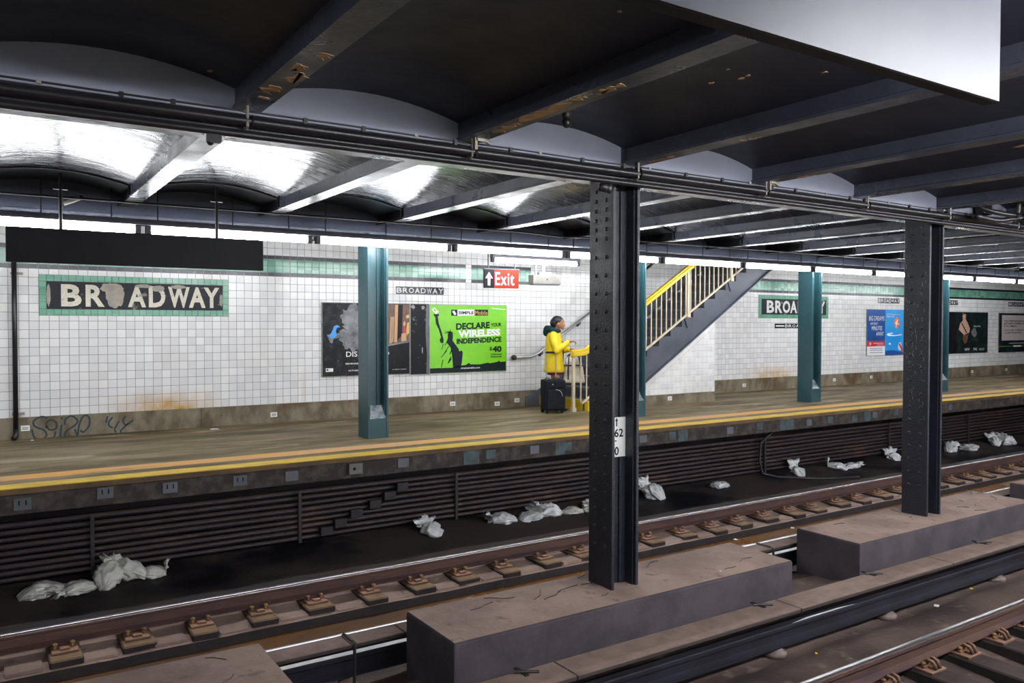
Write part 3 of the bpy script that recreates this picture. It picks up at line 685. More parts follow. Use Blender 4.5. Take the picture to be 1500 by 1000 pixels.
for x, lab in PC:
    t = h_column(lab, 'teal platform columns', x, 9.98, PZ, 3.715, 'teal', False, .145, .165)
    MB().add([(-.115, -.160, 0), (.115, -.160, 0), (.115, -.02, 0), (-.115, -.02, 0), (-.115, -.160, .26), (.115, -.160, .26), (.115, -.03, .43), (-.115, -.03, .43)],
             [(0, 3, 2, 1), (0, 1, 5, 4), (1, 2, 6, 5), (2, 3, 7, 6), (3, 0, 4, 7), (4, 5, 6, 7)]).build('foot_fill', 'teal', t)
    MB().add([(-.112, -.159, .262), (.112, -.159, .262), (.112, -.034, .426), (-.112, -.034, .426)], [(0, 1, 2, 3)]).build('pale_slope', 'worn', t)

# ================================================================== PIPES AND CABLES
def run(name, label, y, z, r, mat, x0=XA, x1=XB, grp='service pipes under the girder', sag=.0):
    t = thing(name, label, 'pipe', grp)
    n = 60; MB().tube([(x0+(x1-x0)*i/n, y, z-sag*abs(sin(i*1.3))) for i in range(n+1)], r, 10).build('pipe_length', mat, t, smooth=True)
    return t
p1 = run('service_pipe', 'thick black pipe hung along the track girder, uppermost of three', 4.86, 3.735, .030, 'pipe')
p2 = run('service_pipe', 'black pipe along the track girder, lowest of three', 4.91, 3.665, .024, 'pipe')
p3 = run('service_pipe', 'black pipe set back against the track girder, middle of three', 4.935, 3.70, .020, 'pipe')
p4 = run('thin_cable', 'thin cable clipped above the thick black girder pipe', 4.87, 3.798, .006, 'pipe', sag=.006)
cm = MB().box(-.012, .012, -.012, .012, -.030, .008).mesh('cable_clip'); cm.materials.append(M['pipe'])
cm2 = MB().box(-.012, .012, -.008, .008, -.010, .008).mesh('cable_clip'); cm2.materials.append(M['galv'])
for k in range(30):
    x = -.1+.36*k+random.uniform(-.08, .08)
    put('cable_clip', cm2 if k % 3 == 1 else cm, p4, loc=(x, 4.87, 3.795))
for i, bx in enumerate(beams[1:12]):   # hangers on the beams
    x = bx-.03
    m = MB().tube([(x, 4.84, 3.96), (x, 4.84, 3.70), (x, 4.86, 3.69), (x, 4.90, 3.70)], .009, 6); m.ell((x, 4.84, 3.955), (.017, .017, .012), 8, 5)
    m.build('hanger_rod', 'galv', p1)
    m = MB().tube([(x+.03, 4.86+.036*cos(a*pi/6), 3.735+.036*sin(a*pi/6)) for a in range(13)], .006, 5); m.build('pipe_strap', 'pipe', p1)
for (x, lab) in ((b2+.0, 'clamp'), (b4, 'clamp')):
    m = MB().box(x-.02, x+.05, 4.80, 4.84, 3.80, 3.835); m.box(x-.03, x-.01, 4.80, 4.84, 3.74, 3.835); m.tube([(x+.05, 4.82, 3.82), (x+.10, 4.82, 3.80)], .018, 8)
    m.build('beam_clamp', 'galv', p1)
t = thing('camera_mount', 'small dark fixture hanging under the girder pipes at left', 'fixture', loc=(1.12, 4.92, 3.60))
MB().box(-.02, .06, -.02, .02, 0, .05).build('mount_block', 'dark', t); MB().ell((.0, 0, 0), (.022, .022, .022), 10, 6).build('mount_ball', 'dark', t, smooth=True)
t = thing('valve_fitting', 'black pipe fitting beside the top of the nearest dark column', 'fitting', loc=(4.10, 4.95, 3.62))
MB().ell((0, 0, 0), (.05, .035, .04), 10, 7).ell((.05, 0, .0), (.03, .03, .05), 10, 7).build('fitting_body', 'pipe', t, smooth=True); MB().tube([(-.03, 0, .0), (-.05, -.01, -.03)], .015, 8).build('fitting_stub', 'pipe', t)
# tangle of conduits past the farther column
tg = [([(9.2, 4.70, 3.74), (9.6, 4.68, 3.72), (9.85, 4.62, 3.75), (10.1, 4.5, 3.78), (10.4, 4.3, 3.785), (12.6, 4.2, 3.785)], .03, 'black conduit bending up past the farther column'),
      ([(9.3, 4.78, 3.755), (10.0, 4.77, 3.75), (10.22, 4.76, 3.80), (10.27, 4.75, 3.97)], .022, 'galvanised conduit dropping from the arch past the farther column'),
      ([(10.6, 4.76, 3.98), (10.62, 4.76, 3.82), (10.8, 4.77, 3.755), (13.5, 4.80, 3.75)], .024, 'galvanised conduit swept along the pipes at the right edge'),
      ([(9.30, 4.80, 3.98), (9.36, 4.74, 3.86), (9.55, 4.62, 3.79), (10.3, 4.58, 3.785), (11.5, 4.52, 3.77), (13, 4.5, 3.785)], .028, 'black hose looping above the pipes at the right edge')]
for i, (pts, r, lab) in enumerate(tg):
    P = []
    q = [Vector(p) for p in pts]
    for a in range(len(q)-1):
        p0, p1_, p2_, p3_ = q[max(a-1, 0)], q[a], q[a+1], q[min(a+2, len(q)-1)]
        for k in range(6): tt = k/6; P.append(.5*((2*p1_)+(p2_-p0)*tt+(2*p0-5*p1_+4*p2_-p3_)*tt*tt+(3*p1_-p0-3*p2_+p3_)*tt**3))
    P.append(q[-1]); t = thing('bent_conduit', lab, 'conduit', 'bent conduits at the right edge')
    MB().tube(P, r, 10).build('conduit_length', 'galv' if i in (1, 2) else 'pipe', t, smooth=True)
    c = P[len(P)//2]; MB().tube([c-Vector((.03, 0, 0)), c+Vector((.03, 0, 0))], r*1.35, 10).build('conduit_coupling', 'pipe', t)
t = thing('junction_box', 'dark junction box under the arch past the farther column', 'box', loc=(9.72, 4.88, 3.87)); MB().box(-.09, .09, -.05, .05, -.06, .06).build('box_body', 'iron', t, bevel=.006); MB().box(-.07, .07, -.056, -.05, -.045, .045).build('box_lid', 'pipe', t)
t = thing('ceiling_sensor', 'dark round ceiling fixture under the arch left of the nearest column', 'fixture', loc=(3.36, 4.46, 4.02))
MB().box(-.055, .055, -.03, .03, -.012, .02).build('mounting_plate', 'iron', t); MB().tube([(0, 0, 0), (0, 0, -.06), (0, 0, -.07)], [.03, .03, .02], 12).build('fixture_neck', 'iron', t, smooth=True); MB().ell((0, 0, -.098), (.032, .032, .038), 12, 8).build('fixture_globe', 'pipe', t, smooth=True)

# cable rack under the far platform
rk = thing('cable_rack', 'rows of dusty black cables strapped under the far platform edge', 'cables')
for k in range(9):
    z = .075+.064*k
    n = 70; MB().tube([(XA+(XB-XA)*i/n, 9.08+.06*(k/9)+.006*sin(i*.9+k), z+.008*noise.noise(Vector((i*.35, k*3.1, 0)))) for i in range(n+1)], .024+.005*((k*7) % 3)/2, 8).build('cable', 'cable', rk, smooth=True)
for x in (.88, 3.0, 5.05, 7.9, 11.0, 14.6, 17.5): MB().box(x, x+.035, 9.035, 9.055, .03, .63).build('cable_strap', 'iron', rk)
m = MB()
for i, (x, z) in enumerate(((3.25, .13), (3.42, .20), (3.62, .29), (3.86, .37), (4.05, .45), (4.22, .54))): MB().box(x, x+.15, 9.0, 9.06, z-.05, z+.05).build('cable_box', 'iron', rk, bevel=.004, seg=1)
t = thing('drop_cable', 'black cable bending down from the platform edge to the bench', 'cable'); MB().tube([(11.15, 8.9, .80), (11.0, 8.98, .66), (10.88, 9.02, .55), (10.85, 9.02, .25), (10.88, 8.98, .04), (11.05, 8.8, -.0), (11.6, 8.45, -.03), (12.4, 8.2, -.05)], .024, 8).build('cable_length', 'iron', t, smooth=True)

# ================================================================== LAMPS
def lamp_row(y, z, k0, k1, x00, labels, grp, race_label, tm='tube', skip=()):
    rc = thing('lamp_raceway', race_label, 'raceway', 'lamp raceways')
    xa, xb = x00+1.905*k0, x00+1.905*k1
    MB().box(xa, xb, y-.045, y+.045, z+.055, z+.115).build('raceway_channel', 'race', rc)
    MB().box(xa, xb, y-.07, y+.07, z+.050, z+.056).build('raceway_lip', 'race', rc)
    for k in range(k0, k1):
        for dx in (.15, .95, 1.6): MB().tube([(x00+1.905*k+dx, y, z+.11), (x00+1.905*k+dx, y, 4.0)], .007, 6).build('hanger_rod', 'iron', rc)
    for k in range(k0, k1):
        if k in skip: continue
        a = x00+1.905*k
        t = thing('fluorescent_lamp', labels(k-k0), 'lamp', grp, loc=(a+.9525, y, z))
        MB().tube([(-.875, 0, 0), (-.868, 0, 0), (.868, 0, 0), (.875, 0, 0)], [.030, .036, .036, .030], 12).build('lamp_tube', tm, t, smooth=False)
        for s in (-1, 1): MB().box(*sorted((s*.872, s*.93)), -.035, .035, -.04, .049).build('lamp_socket', 'socket', t, bevel=.005, seg=1)
lamp_row(9.55, 3.55, -2, 12, 1.465, lambda i: 'lit fluorescent tube over the far platform edge, %s from the left' % (ORD[i-1] if i else 'out of frame'), 'fluorescent tubes over the far platform', 'long grey raceway carrying the far platform tubes')
lamp_row(.10, 3.68, -3, 9, 2.60, lambda i: 'lit fluorescent tube over the near platform behind the viewer', 'fluorescent tubes over the near platform', 'grey raceway carrying the near platform tubes', 'tubenear', (-2, -1))
cd = thing('girder_conduit', 'thin dark conduit along the platform girder above the lamps', 'conduit')
MB().tube([(XA, 9.25, 3.80), (3.2, 9.25, 3.80), (6.2, 9.25, 3.80), (6.9, 9.25, 3.775), (7.6, 9.25, 3.80), (20, 9.25, 3.80)], .011, 8).build('conduit_length', 'iron', cd, smooth=True)
lo = thing('stair_lamp', 'short pair of lit tubes beside the exit sign', 'lamp', loc=(7.6, 10.9, 3.545))
for a, b in ((-.80, .02), (.06, .83)): MB().tube([(a, 0, 0), (a+.006, 0, 0), (b-.006, 0, 0), (b, 0, 0)], [.026, .032, .032, .026], 12).build('lamp_tube', 'tube', lo)
for a in (-.86, .83): MB().box(a, a+.05, -.03, .03, -.03, .05).build('lamp_socket', 'socket', lo)
MB().box(-.86, .88, -.05, .05, .045, .10).build('lamp_housing', 'race', lo)
for a in (-.6, .5): MB().tube([(a, 0, .1), (a, 0, .45)], .01, 6).build('hanger_rod', 'iron', lo)

# ================================================================== SIGNS
t = thing('hanging_sign', 'blank black hanging sign panel over the far platform at left', 'sign', loc=(1.40, 9.05, 3.125))
MB().box(-1.21, 1.21, -.035, .035, 0, .335).build('sign_panel', 'signblk', t, bevel=.006, seg=1)
for x in (-.75, .72):
    MB().tube([(x, 0, .335), (x, 0, .88)], .016, 8).build('sign_pole', 'iron', t); MB().box(x-.06, x+.06, -.02, .02, .72, .735).build('pole_bracket', 'iron', t)
t = thing('hanging_sign', 'large pale grey hanging sign back at the top right', 'sign', loc=(1.22, 1.2, 3.19))
MB().box(-1.25, 1.25, .002, .046, 0, .40).build('sign_panel', 'signblk', t, bevel=.003, seg=1)
MB().box(-1.247, 1.247, 0, .0035, .003, .397).build('sign_face', 'signgrey', t)
MB().tube([(.05, -.001, .06), (.05, .0, .06)], .004, 6).build('face_screw', 'white', t)
for x in (-.8, .8): MB().tube([(x, .024, .4), (x, .024, .66)], .014, 8).build('sign_pole', 'iron', t)
# exit sign, angled towards the viewer, hung under the stair lamp
t = thing('exit_sign', 'red Exit sign with a white arrow hanging before the stairs', 'sign', loc=(7.06, 11.12, 3.117), rz=radians(-12))
MB().box(-.30, .30, -.02, .02, 0, .30).build('sign_panel', 'black', t, bevel=.004, seg=1)
rf = MB().box(-.125, .30, -.0225, -.019, .004, .296).build('red_field', 'red', t)
text('Exit', 'white', -.11, .22, .045, .255, -.0245, rf, bold=.008, space=1.12)
MB().poly([(-.235, .04), (-.195, .04), (-.195, .16), (-.150, .155), (-.215, .255), (-.28, .155), (-.235, .16)], -.0235).build('sign_arrow', 'white', t)
MB().box(-.31, .31, -.03, .03, .30, .315).build('sign_rail', 'stair', t)
for x in (-.22, .24): MB().tube([(x, 0, .31), (x, 0, .90)], .012, 8).build('sign_pole', 'iron', t)
t = thing('hanging_box', 'beige metal box hanging beside the exit sign', 'box', loc=(7.93, 11.12, 3.20), rz=radians(-8))
MB().box(-.26, .26, -.09, .09, 0, .155).build('box_body', 'boxgrey', t, bevel=.006)
MB().box(-.25, .25, -.094, -.088, .01, .145).build('box_face', 'boxgrey', t); MB().ell((0, -.095, .08), (.012, .006, .012), 8, 5).build('box_lock', 'black', t)
MB().box(-.24, .24, -.085, .085, -.012, 0).build('box_tray', 'plate', t)
m = MB().box(-.12, .10, -.05, .05, .155, .20); m.build('box_bracket', 'steel', t)
for x, r in ((-.17, .018), (-.03, .035)): MB().tube([(x, 0, .155), (x, 0, .84)], r, 8).build('support_post', 'race', t)
t = thing('security_camera', 'small white lit tube camera under the ceiling at far left', 'camera', loc=(.80, 9.35, 3.80))
MB().tube([(-.10, .0, -.05), (.05, 0, .02)], .022, 12).build('camera_body', 'white', t, smooth=True); MB().tube([(.045, 0, .017), (.075, 0, .031)], .027, 12).build('camera_hood', 'dark', t); MB().tube([(-.10, 0, -.05), (-.13, 0, -.02), (-.13, 0, .26)], .010, 8).build('camera_arm', 'iron', t)
t = thing('drain_pipe', 'black vertical drain pipe at the left end of the tile wall', 'pipe', loc=(.345, WY-.055, PZ))
MB().tube([(0, 0, .12), (0, 0, 2.85)], .030, 12).build('pipe_length', 'pipe', t, smooth=True); MB().tube([(0, 0, .14), (0, -.01, .06), (-.03, -.05, .02)], .034, 10).build('pipe_shoe', 'pipe', t, smooth=True)
for z in (.32, 2.13): MB().box(-.04, .10, .012, .05, z, z+.03).build('pipe_clamp', 'galv', t)

# ================================================================== POSTERS
def poster(label, x0, x1, z0, z1, mat, frame=True):
    t = thing('poster', label, 'poster', 'wall posters', loc=(0, WY-.022, 0))
    sh_ = MB().box(x0, x1, 0, .018, z0, z1).build('poster_sheet', mat, t)
    if frame:
        m = MB(); e = .008
        for q in ((x0-e, x1+e, z1, z1+e), (x0-e, x1+e, z0-e, z0), (x0-e, x0, z0, z1), (x1, x1+e, z0, z1)): m.box(q[0], q[1], -.004, .018, q[2], q[3])
        m.build('poster_frame', 'alu', t)
    return sh_
def shape(t, mat, pts, nm='printed_shape', d=1): return MB().poly(pts, -.0012*d, .001).build(nm, mat, t)
# dark fog poster that continues behind the teal column
t = poster('wide dark rocky poster partly hidden by the teal column', 4.45, 5.955, 1.705, 2.865, 'adrock')
def bl(cx, cz, rx, rz, seed, n=22, j=.25):
    r = random.Random(seed); return [(cx+rx*cos(2*pi*k/n)*r.uniform(1-j, 1+j), cz+rz*sin(2*pi*k/n)*r.uniform(1-j, 1+j)) for k in range(n)]
def pp(u, v): p = atY(u, v, WY-.022); return (p.x, p.z)
def ps(mat, pts, d=1): return shape(t, mat, [pp(460+a/7.693, 430+b/7.693) for a, b in pts], d=d)
for X_, Y_, rx_, ry_, sd_ in ((470, 300, 150, 180, 4), (430, 520, 130, 120, 5), (560, 460, 160, 190, 6), (440, 180, 60, 70, 7), (340, 460, 60, 60, 8)):
    a_, b_ = pp(460+X_/7.693, 430+Y_/7.693), pp(460+(X_+rx_)/7.693, 430+(Y_+ry_)/7.693); shape(t, 'adfog', bl(a_[0], a_[1], abs(b_[0]-a_[0]), abs(b_[1]-a_[1]), sd_, 40, .22), d=1+sd_*.05)
ps('adsky', [(205, 420), (225, 365), (262, 352), (295, 378), (258, 382), (245, 420), (255, 460), (240, 490), (195, 505), (150, 470), (185, 455)], 3)
ps('adfog', [(140, 455), (190, 480), (250, 450), (330, 440), (280, 500), (220, 510), (205, 560), (180, 550), (160, 500)], 2)
ps('adblack', [(600, 600), (840, 600), (1074, 555), (1074, 895), (600, 915)], 2)
ps('adbrown', [(640, 112), (1074, 122), (1074, 535), (840, 580), (640, 600)], 2)
ps('adblack', [(940, 125), (1000, 125), (990, 470), (925, 540)], 3)
for a, b, lw in ((862, 560, 14), (880, 545, 10), (918, 548, 17)): ps('adtan', [(a-lw, b), (a+lw, b), (a+lw+12, 125 if lw > 15 else 260), (a-lw+12, 125 if lw > 15 else 260)], 4)
ps('adtan', [(985, 450), (1035, 440), (1042, 530), (982, 538)], 4); ps('adred', [(1000, 380), (1030, 365), (1030, 440), (1002, 450)], 5); ps('adtan', [(1005, 330), (1020, 305), (1030, 340), (1022, 365), (1005, 365)], 5); ps('adgold', [(1048, 330), (1070, 320), (1072, 440), (1045, 470), (1038, 420)], 4); ps('adgold', [(1035, 245), (1068, 235), (1072, 270), (1040, 280)], 4)
ps('adfog', [(836, 590), (1074, 545), (1074, 525), (836, 575)], 5)
def ptx(s_, X0, X1, Y0, Y1, bold=.0): a, b = pp(460+X0/7.693, 430+Y1/7.693), pp(460+X1/7.693, 430+Y0/7.693); text(s_, 'white', a[0], b[0], a[1], b[1], -.008, t, bold=bold)
ptx('DIS', 360, 486, 650, 712, .01); ptx('D', 790, 845, 648, 695, .01); ptx('REVENGE', 355, 500, 778, 798, .02); ptx('OCTOBER', 385, 510, 856, 874, .02); ptx('A NEW GAME', 880, 1035, 845, 858)
ps('white', [(132, 842), (215, 840), (215, 878), (132, 882)], 3); ps('black', [(140, 850), (160, 850), (160, 868), (140, 868)], 4)
t = poster('torn black poster strip between the rocky poster and the lime green one', 5.975, 6.315, 1.69, 2.865, 'adtorn')
shape(t, 'plate', [(6.27, 1.70), (6.31, 1.70), (6.31, 2.86), (6.27, 2.86), (6.255, 2.4), (6.28, 2.0)]); shape(t, 'alu', bl(6.21, 2.81, .03, .03, 3)); shape(t, 'alu', bl(6.02, 2.82, .035, .03, 6)); shape(t, 'white', [(6.19, 2.06), (6.198, 2.06), (6.198, 2.14), (6.19, 2.14)], d=2)
GX0, GX1, GZ0, GZ1 = 6.335, 7.87, 1.695, 2.86
t = poster('lime green mobile phone poster with a black raised arm statue', GX0, GX1, GZ0, GZ1, 'adgreen')
def g(X, Y): return (GX0+(X-232)/883*(GX1-GX0), GZ0+(905-Y+(X-232)*.004)/770*(GZ1-GZ0))
def gs(mat, pts, d=1): return shape(t, mat, [g(*p) for p in pts], d=d)
gs('adnavy', [(234, 905), (234, 850), (330, 848), (480, 850), (560, 830), (640, 822), (672, 800), (690, 818), (800, 822), (900, 805), (915, 815), (1010, 800), (1030, 785), (1045, 802), (1112, 798), (1112, 905)])
gs('adnavy', [(430, 470), (455, 435), (480, 450), (490, 480), (485, 540), (520, 590), (555, 640), (560, 665), (590, 655), (601, 680), (596, 740), (590, 800), (575, 850), (490, 850), (485, 780), (478, 700), (462, 620), (440, 590), (415, 558), (432, 510)])
gs('adnavy', [(290, 262), (318, 262), (330, 340), (365, 450), (385, 530), (380, 572), (350, 562), (340, 532), (355, 500), (330, 410), (300, 350)])
gs('adnavy', [(272, 240), (332, 240), (332, 262), (280, 266)])
for a, b in (((372, 456), 8), ((380, 424), 8), ((416, 408), 8), ((462, 404), 8), ((496, 438), 8), ((525, 467), 8)): gs('adnavy', [(450, 440), (a[0], a[1]), (462, 455)])
for a in ([(352, 730), (420, 650), (424, 656), (360, 732)], [(385, 690), (440, 600), (446, 606), (392, 692)], [(355, 840), (372, 755), (380, 757), (364, 842)], [(428, 800), (446, 755), (470, 715), (470, 760), (440, 798)], [(362, 640), (376, 575), (384, 577), (368, 640)], [(450, 690), (480, 620), (486, 626), (458, 700)], [(395, 590), (425, 540), (430, 548), (402, 596)]): gs('adnavy', a)
gs('white', [(252, 188), (284, 164), (330, 216), (298, 242)], 2); gs('adgreen', [(272, 190), (284, 181), (303, 203), (291, 212)], 3)
gs('adnavy', [(470, 190), (540, 188), (540, 258), (470, 258)], 1); gs('white', [(540, 188), (737, 186), (737, 256), (540, 258)], 1); gs('adnavy', [(737, 186), (897, 186), (897, 254), (737, 256)], 1)
gs('white', [(480, 208), (505, 200), (528, 240), (505, 252)], 2)
def gt(s, mat, X0, X1, Y0, Y1, bold=.02, rise=0., space=1.0):
    a, b = g(X0, Y1), g(X1, Y0); text(s, mat, a[0], b[0], a[1], b[1], -.004, t, bold=bold, rise=rise, space=space)
gt('SIMPLE', 'adnavy', 552, 728, 205, 240, .03); gt('Mobile', 'adgold', 745, 890, 200, 246, .0)
gt('DECLARE', 'adnavy', 524, 916, 345, 420, .045, .028); gt('YOUR', 'adnavy', 930, 1056, 345, 388, .04, .012)
gt('WIRELESS', 'white', 548, 1042, 428, 508, .05, .03); gt('INDEPENDENCE', 'adnavy', 530, 1058, 522, 582, .045, .03)
gt('$', 'adnavy', 916, 942, 620, 668, .04); gt('40', 'adnavy', 948, 1060, 612, 684, .05); gt('Unlimited', 'adnavy', 930, 1062, 698, 718); gt('Nationwide', 'adnavy', 930, 1062, 726, 746)
gt('simplemobile.com', 'white', 578, 800, 850, 872)
gs('white', [(920, 160), (960, 168), (1112, 178), (1112, 186), (960, 176)], 2)
# blue two panel poster
t = poster('blue two panel college poster with an orange kite', 18.74, 20.35, 1.735, 2.91, 'adsky')
X0, X1, Z0, Z1 = 18.74, 20.35, 1.735, 2.91
def bq(a, b): return (X0+(X1-X0)*a, Z0+(Z1-Z0)*b)
def bs(mat, pts, d=1): shape(t, mat, [bq(*p) for p in pts], d=d)
def btx(s, mat, a0, a1, b0, b1, bold=.0): p, q = bq(a0, b0), bq(a1, b1); text(s, mat, p[0], q[0], p[1], q[1], -.005, t, bold=bold)
bs('adblue', [(0, .32), (.485, .32), (.485, 1), (0, 1)]); bs('adred', [(0, .20), (.485, .20), (.485, .32), (0, .32)]); bs('white', [(0, 0), (.485, 0), (.485, .20), (0, .20)])
btx('BIG DREAMS', 'white', .05, .46, .76, .86, .0); btx('ARE ONLY', 'white', .08, .28, .67, .72, .0); btx('MINUTES', 'white', .12, .40, .55, .64, .0); btx('AWAY', 'white', .24, .44, .43, .52, .0)
bs('adpink', bl(.09, .26, .025, .035, 2, 12, .1), 2); bs('adpink', [(.17, .26), (.44, .26), (.44, .275), (.17, .275)], 2); bs('adpink', [(.26, .225), (.45, .225), (.45, .235), (.26, .235)], 2)
for z_ in (.15, .11, .06): bs('adblue', [(.08, z_), (.42, z_), (.42, z_+.012), (.08, z_+.012)], 2)
bs('adorange', [(.72, .75), (.83, .86), (.91, .68), (.78, .58)], 1); bs('white', [(.75, .70), (.80, .76), (.85, .80), (.82, .72), (.88, .68), (.81, .68), (.79, .60), (.785, .69)], 2)
bs('white', [(.53, .45), (.56, .48), (.70, .50), (.70, .48), (.60, .455), (.78, .44), (.95, .46), (.95, .44), (.76, .42), (.58, .42)], 2); btx('MAKE YOURS', 'white', .53, .74, .83, .88); bs('white', [(.53, .905), (.92, .89), (.92, .895), (.53, .915)], 2)
bs('adpink', bl(.62, .25, .03, .025, 3, 10, .1), 2); bs('adpink', bl(.90, .19, .06, .09, 4, 14, .2), 2); bs('adred', [(.86, .25), (.99, .04), (.99, .12), (.90, .26)], 3); bs('adblue', [(.50, 0), (1, 0), (1, .06), (.7, .11), (.50, .10)], 2)
# dark athlete poster
t = poster('dark green poster with a bare chested figure', 22.3, 24.67, 1.715, 2.88, 'adgreenblk')
X0, X1, Z0, Z1 = 22.3, 24.67, 1.715, 2.88
bs('adskin', [(.42, .98), (.47, .99), (.49, .90), (.48, .84), (.53, .74), (.58, .60), (.57, .50), (.52, .48), (.45, .44), (.40, .50), (.33, .58), (.36, .72), (.42, .80), (.41, .90)]); bs('adblack', [(.42, .93), (.44, 1), (.48, 1), (.485, .96), (.45, .955)], 2); bs('adblack', [(.38, .74), (.40, .74), (.52, .50), (.50, .49)], 2)
bs('adbrown', [(.42, .44), (.55, .46), (.52, .28), (.47, .22), (.43, .30)], 2); btx('TRUTH', 'white', .66, .82, .64, .67); btx('NEW', 'white', .47, .58, .06, .12); btx('PRE', 'white', .67, .75, .06, .12); btx('GO', 'white', .80, .92, .06, .11)
bs('plate', bl(.68, .5, .06, .1, 6)); bs('adblack', [(0, .0), (.28, 0), (.26, 1), (0, 1)])
# service notice poster
t = poster('dark framed notice poster with a pale pink text panel', 25.32, 27.75, 1.70, 2.87, 'adgreenblk')
X0, X1, Z0, Z1 = 25.32, 27.75, 1.70, 2.87
bs('adpink', [(.07, .30), (.94, .30), (.94, .95), (.07, .95)])
for i, s_ in enumerate(('THE AVERAGE DISTANCE', 'BETWEEN HOMES IN BROOKLYN', 'IS SO SMALL')): btx(s_, 'black', .12, (.70, .92, .45)[i], .78-.065*i, .82-.065*i, .02)
for i, s_ in enumerate(('DON\'T LET IT BRING YOU', 'CLOSER TOGETHER')): btx(s_, 'adnavy', .12, (.72, .55)[i], .545-.065*i, .585-.065*i, .01)
bs('adlime', [(0, .145), (1, .145), (1, .155), (0, .155)]); bs('white', [(.36, .13), (.56, .13), (.56, .17), (.36, .17)], 2); bs('white', [(.82, .05), (.92, .05), (.92, .08), (.82, .08)], 2); bs('adpink', [(.25, .22), (.7, .22), (.7, .235), (.25, .235)], 2)

# ================================================================== STAIRCASE
RISE, RUN, SX, SY0 = .1795, .294, 8.71, 11.02
def nose(i): return SX+RUN*(i-1), PZ+RISE*i       # riser x and tread level of step i
st = thing('staircase', 'dark steel staircase climbing along the tile wall with yellow first step', 'staircase')
NS = 17
for i in range(1, NS+1):
    x, z = nose(i)
    tr = MB().box(x-.02, x+RUN+.01, SY0+.02, WY-.03, z-.035, z).build('tread', 'tread' if i > 1 else 'tread', st)
    MB().box(x, x+.02, SY0+.02, WY-.03, z-RISE, z-.035).build('riser', 'railyel' if i == 1 else 'stair', st)
    if i == 1: MB().box(x-.022, x+.06, SY0+.02, WY-.03, z-.036, z+.002).build('nosing', 'railyel', st)
    else: MB().box(x-.022, x+.02, SY0+.02, WY-.03, z-.02, z+.001).build('nosing', 'plate', st)
MB().box(SX-.0, SX+.35, SY0-.10, SY0+.03, PZ, PZ+.17).build('step_cheek', 'railyel', st)
prof = []
for i in range(1, NS+1):
    x, z = nose(i); prof += [(x-.02, z-RISE+.015), (x-.02, z+.015)]
xe, ze = nose(NS); prof += [(xe+RUN, ze+.015)]
def botz(x): return 1.50+.632*(x-10.11)
prof += [(xe+RUN, botz(xe+RUN)), (SX+.75, botz(SX+.75)), (SX+.6, PZ), (SX-.02, PZ)]
MB().prism(prof, SY0, SY0+.02, 'y').build('stringer', 'stair', st)
q0, q1 = SX+.75, xe+RUN
MB().add([(q0, SY0-.05, botz(q0)), (q1, SY0-.05, botz(q1)), (q1, SY0+.02, botz(q1)), (q0, SY0+.02, botz(q0)), (q0, SY0-.05, botz(q0)-.025), (q1, SY0-.05, botz(q1)-.025), (q1, SY0+.02, botz(q1)-.025), (q0, SY0+.02, botz(q0)-.025)],
         [(0, 1, 2, 3), (7, 6, 5, 4), (0, 4, 5, 1), (1, 5, 6, 2), (2, 6, 7, 3), (3, 7, 4, 0)]).build('stringer_flange', 'stair', st)
MB().add([(q0, SY0, botz(q0)), (q1, SY0, botz(q1)), (q1, WY-.02, botz(q1)), (q0, WY-.02, botz(q0))], [(0, 1, 2, 3)]).build('stair_soffit', 'stair', st)
MB().prism([(SX-.42, PZ), (SX-.05, PZ), (xe, ze-.05), (xe, ze+.28), (SX+.1, PZ+.42), (SX-.25, PZ+.22), (SX-.42, PZ+.18)], WY-.03, WY-.012, 'y').build('wall_skirting', 'stair', st)
MB().box(SX-.10, SX-.04, WY-.30, WY-.03, PZ, PZ+.18).build('step_edge_mark', 'railyel', st)
# railing
rl = SY0-.035
def bar_z(x): return 2.085+.615*(x-10.11)
def cap_z(x): return 2.93+.622*(x-10.1)
def sloped(x0, x1, zf, y0, y1, h0, h1, nm, mt):
    return MB().add([(x0, y0, zf(x0)+h0), (x1, y0, zf(x1)+h0), (x1, y1, zf(x1)+h0), (x0, y1, zf(x0)+h0), (x0, y0, zf(x0)+h1), (x1, y0, zf(x1)+h1), (x1, y1, zf(x1)+h1), (x0, y1, zf(x0)+h1)],
                    [(0, 3, 2, 1), (4, 5, 6, 7), (0, 1, 5, 4), (1, 2, 6, 5), (2, 3, 7, 6), (3, 0, 4, 7)]).build(nm, mt, st)
XR = 13.2
sloped(8.62, XR, bar_z, rl-.018, rl+.018, -.018, .018, 'bottom_rail', 'cream')
cap0 = 8.68
cp = [(8.40, 2.03), (cap0, 2.05), (9.0, cap_z(9.0)), (XR, cap_z(XR))]
for nm, lo_, hi_, yw in (('handrail_cap', -.055, .02, .05), ('handrail_roll', .02, .06, .035)):
    n = len(cp); vs = []
    for x, z in cp:
        vs += [(x, rl-yw, z+lo_), (x, rl+yw, z+lo_), (x, rl+yw, z+hi_), (x, rl-yw, z+hi_)]
    fs = [(0, 1, 2, 3), (4*n-4, 4*n-1, 4*n-2, 4*n-3)]
    for i in range(n-1):
        for k in range(4): fs.append((4*i+k, 4*i+(k+1) % 4, 4*i+4+(k+1) % 4, 4*i+4+k))
    MB().add(vs, fs).build(nm, 'railyel', st, bevel=.008, seg=1)
def topz(x): return (2.0 if x < cap0 else min(cap_z(x)-.05, max(2.0, cap_z(x)-.05)))
k = 0; x = 8.60
while x < XR:
    z0 = bar_z(x) if x > 8.62 else PZ+.15
    MB().box(x-.009, x+.009, rl-.009, rl+.009, z0, topz(x)).build('baluster', 'cream', st); x += .125
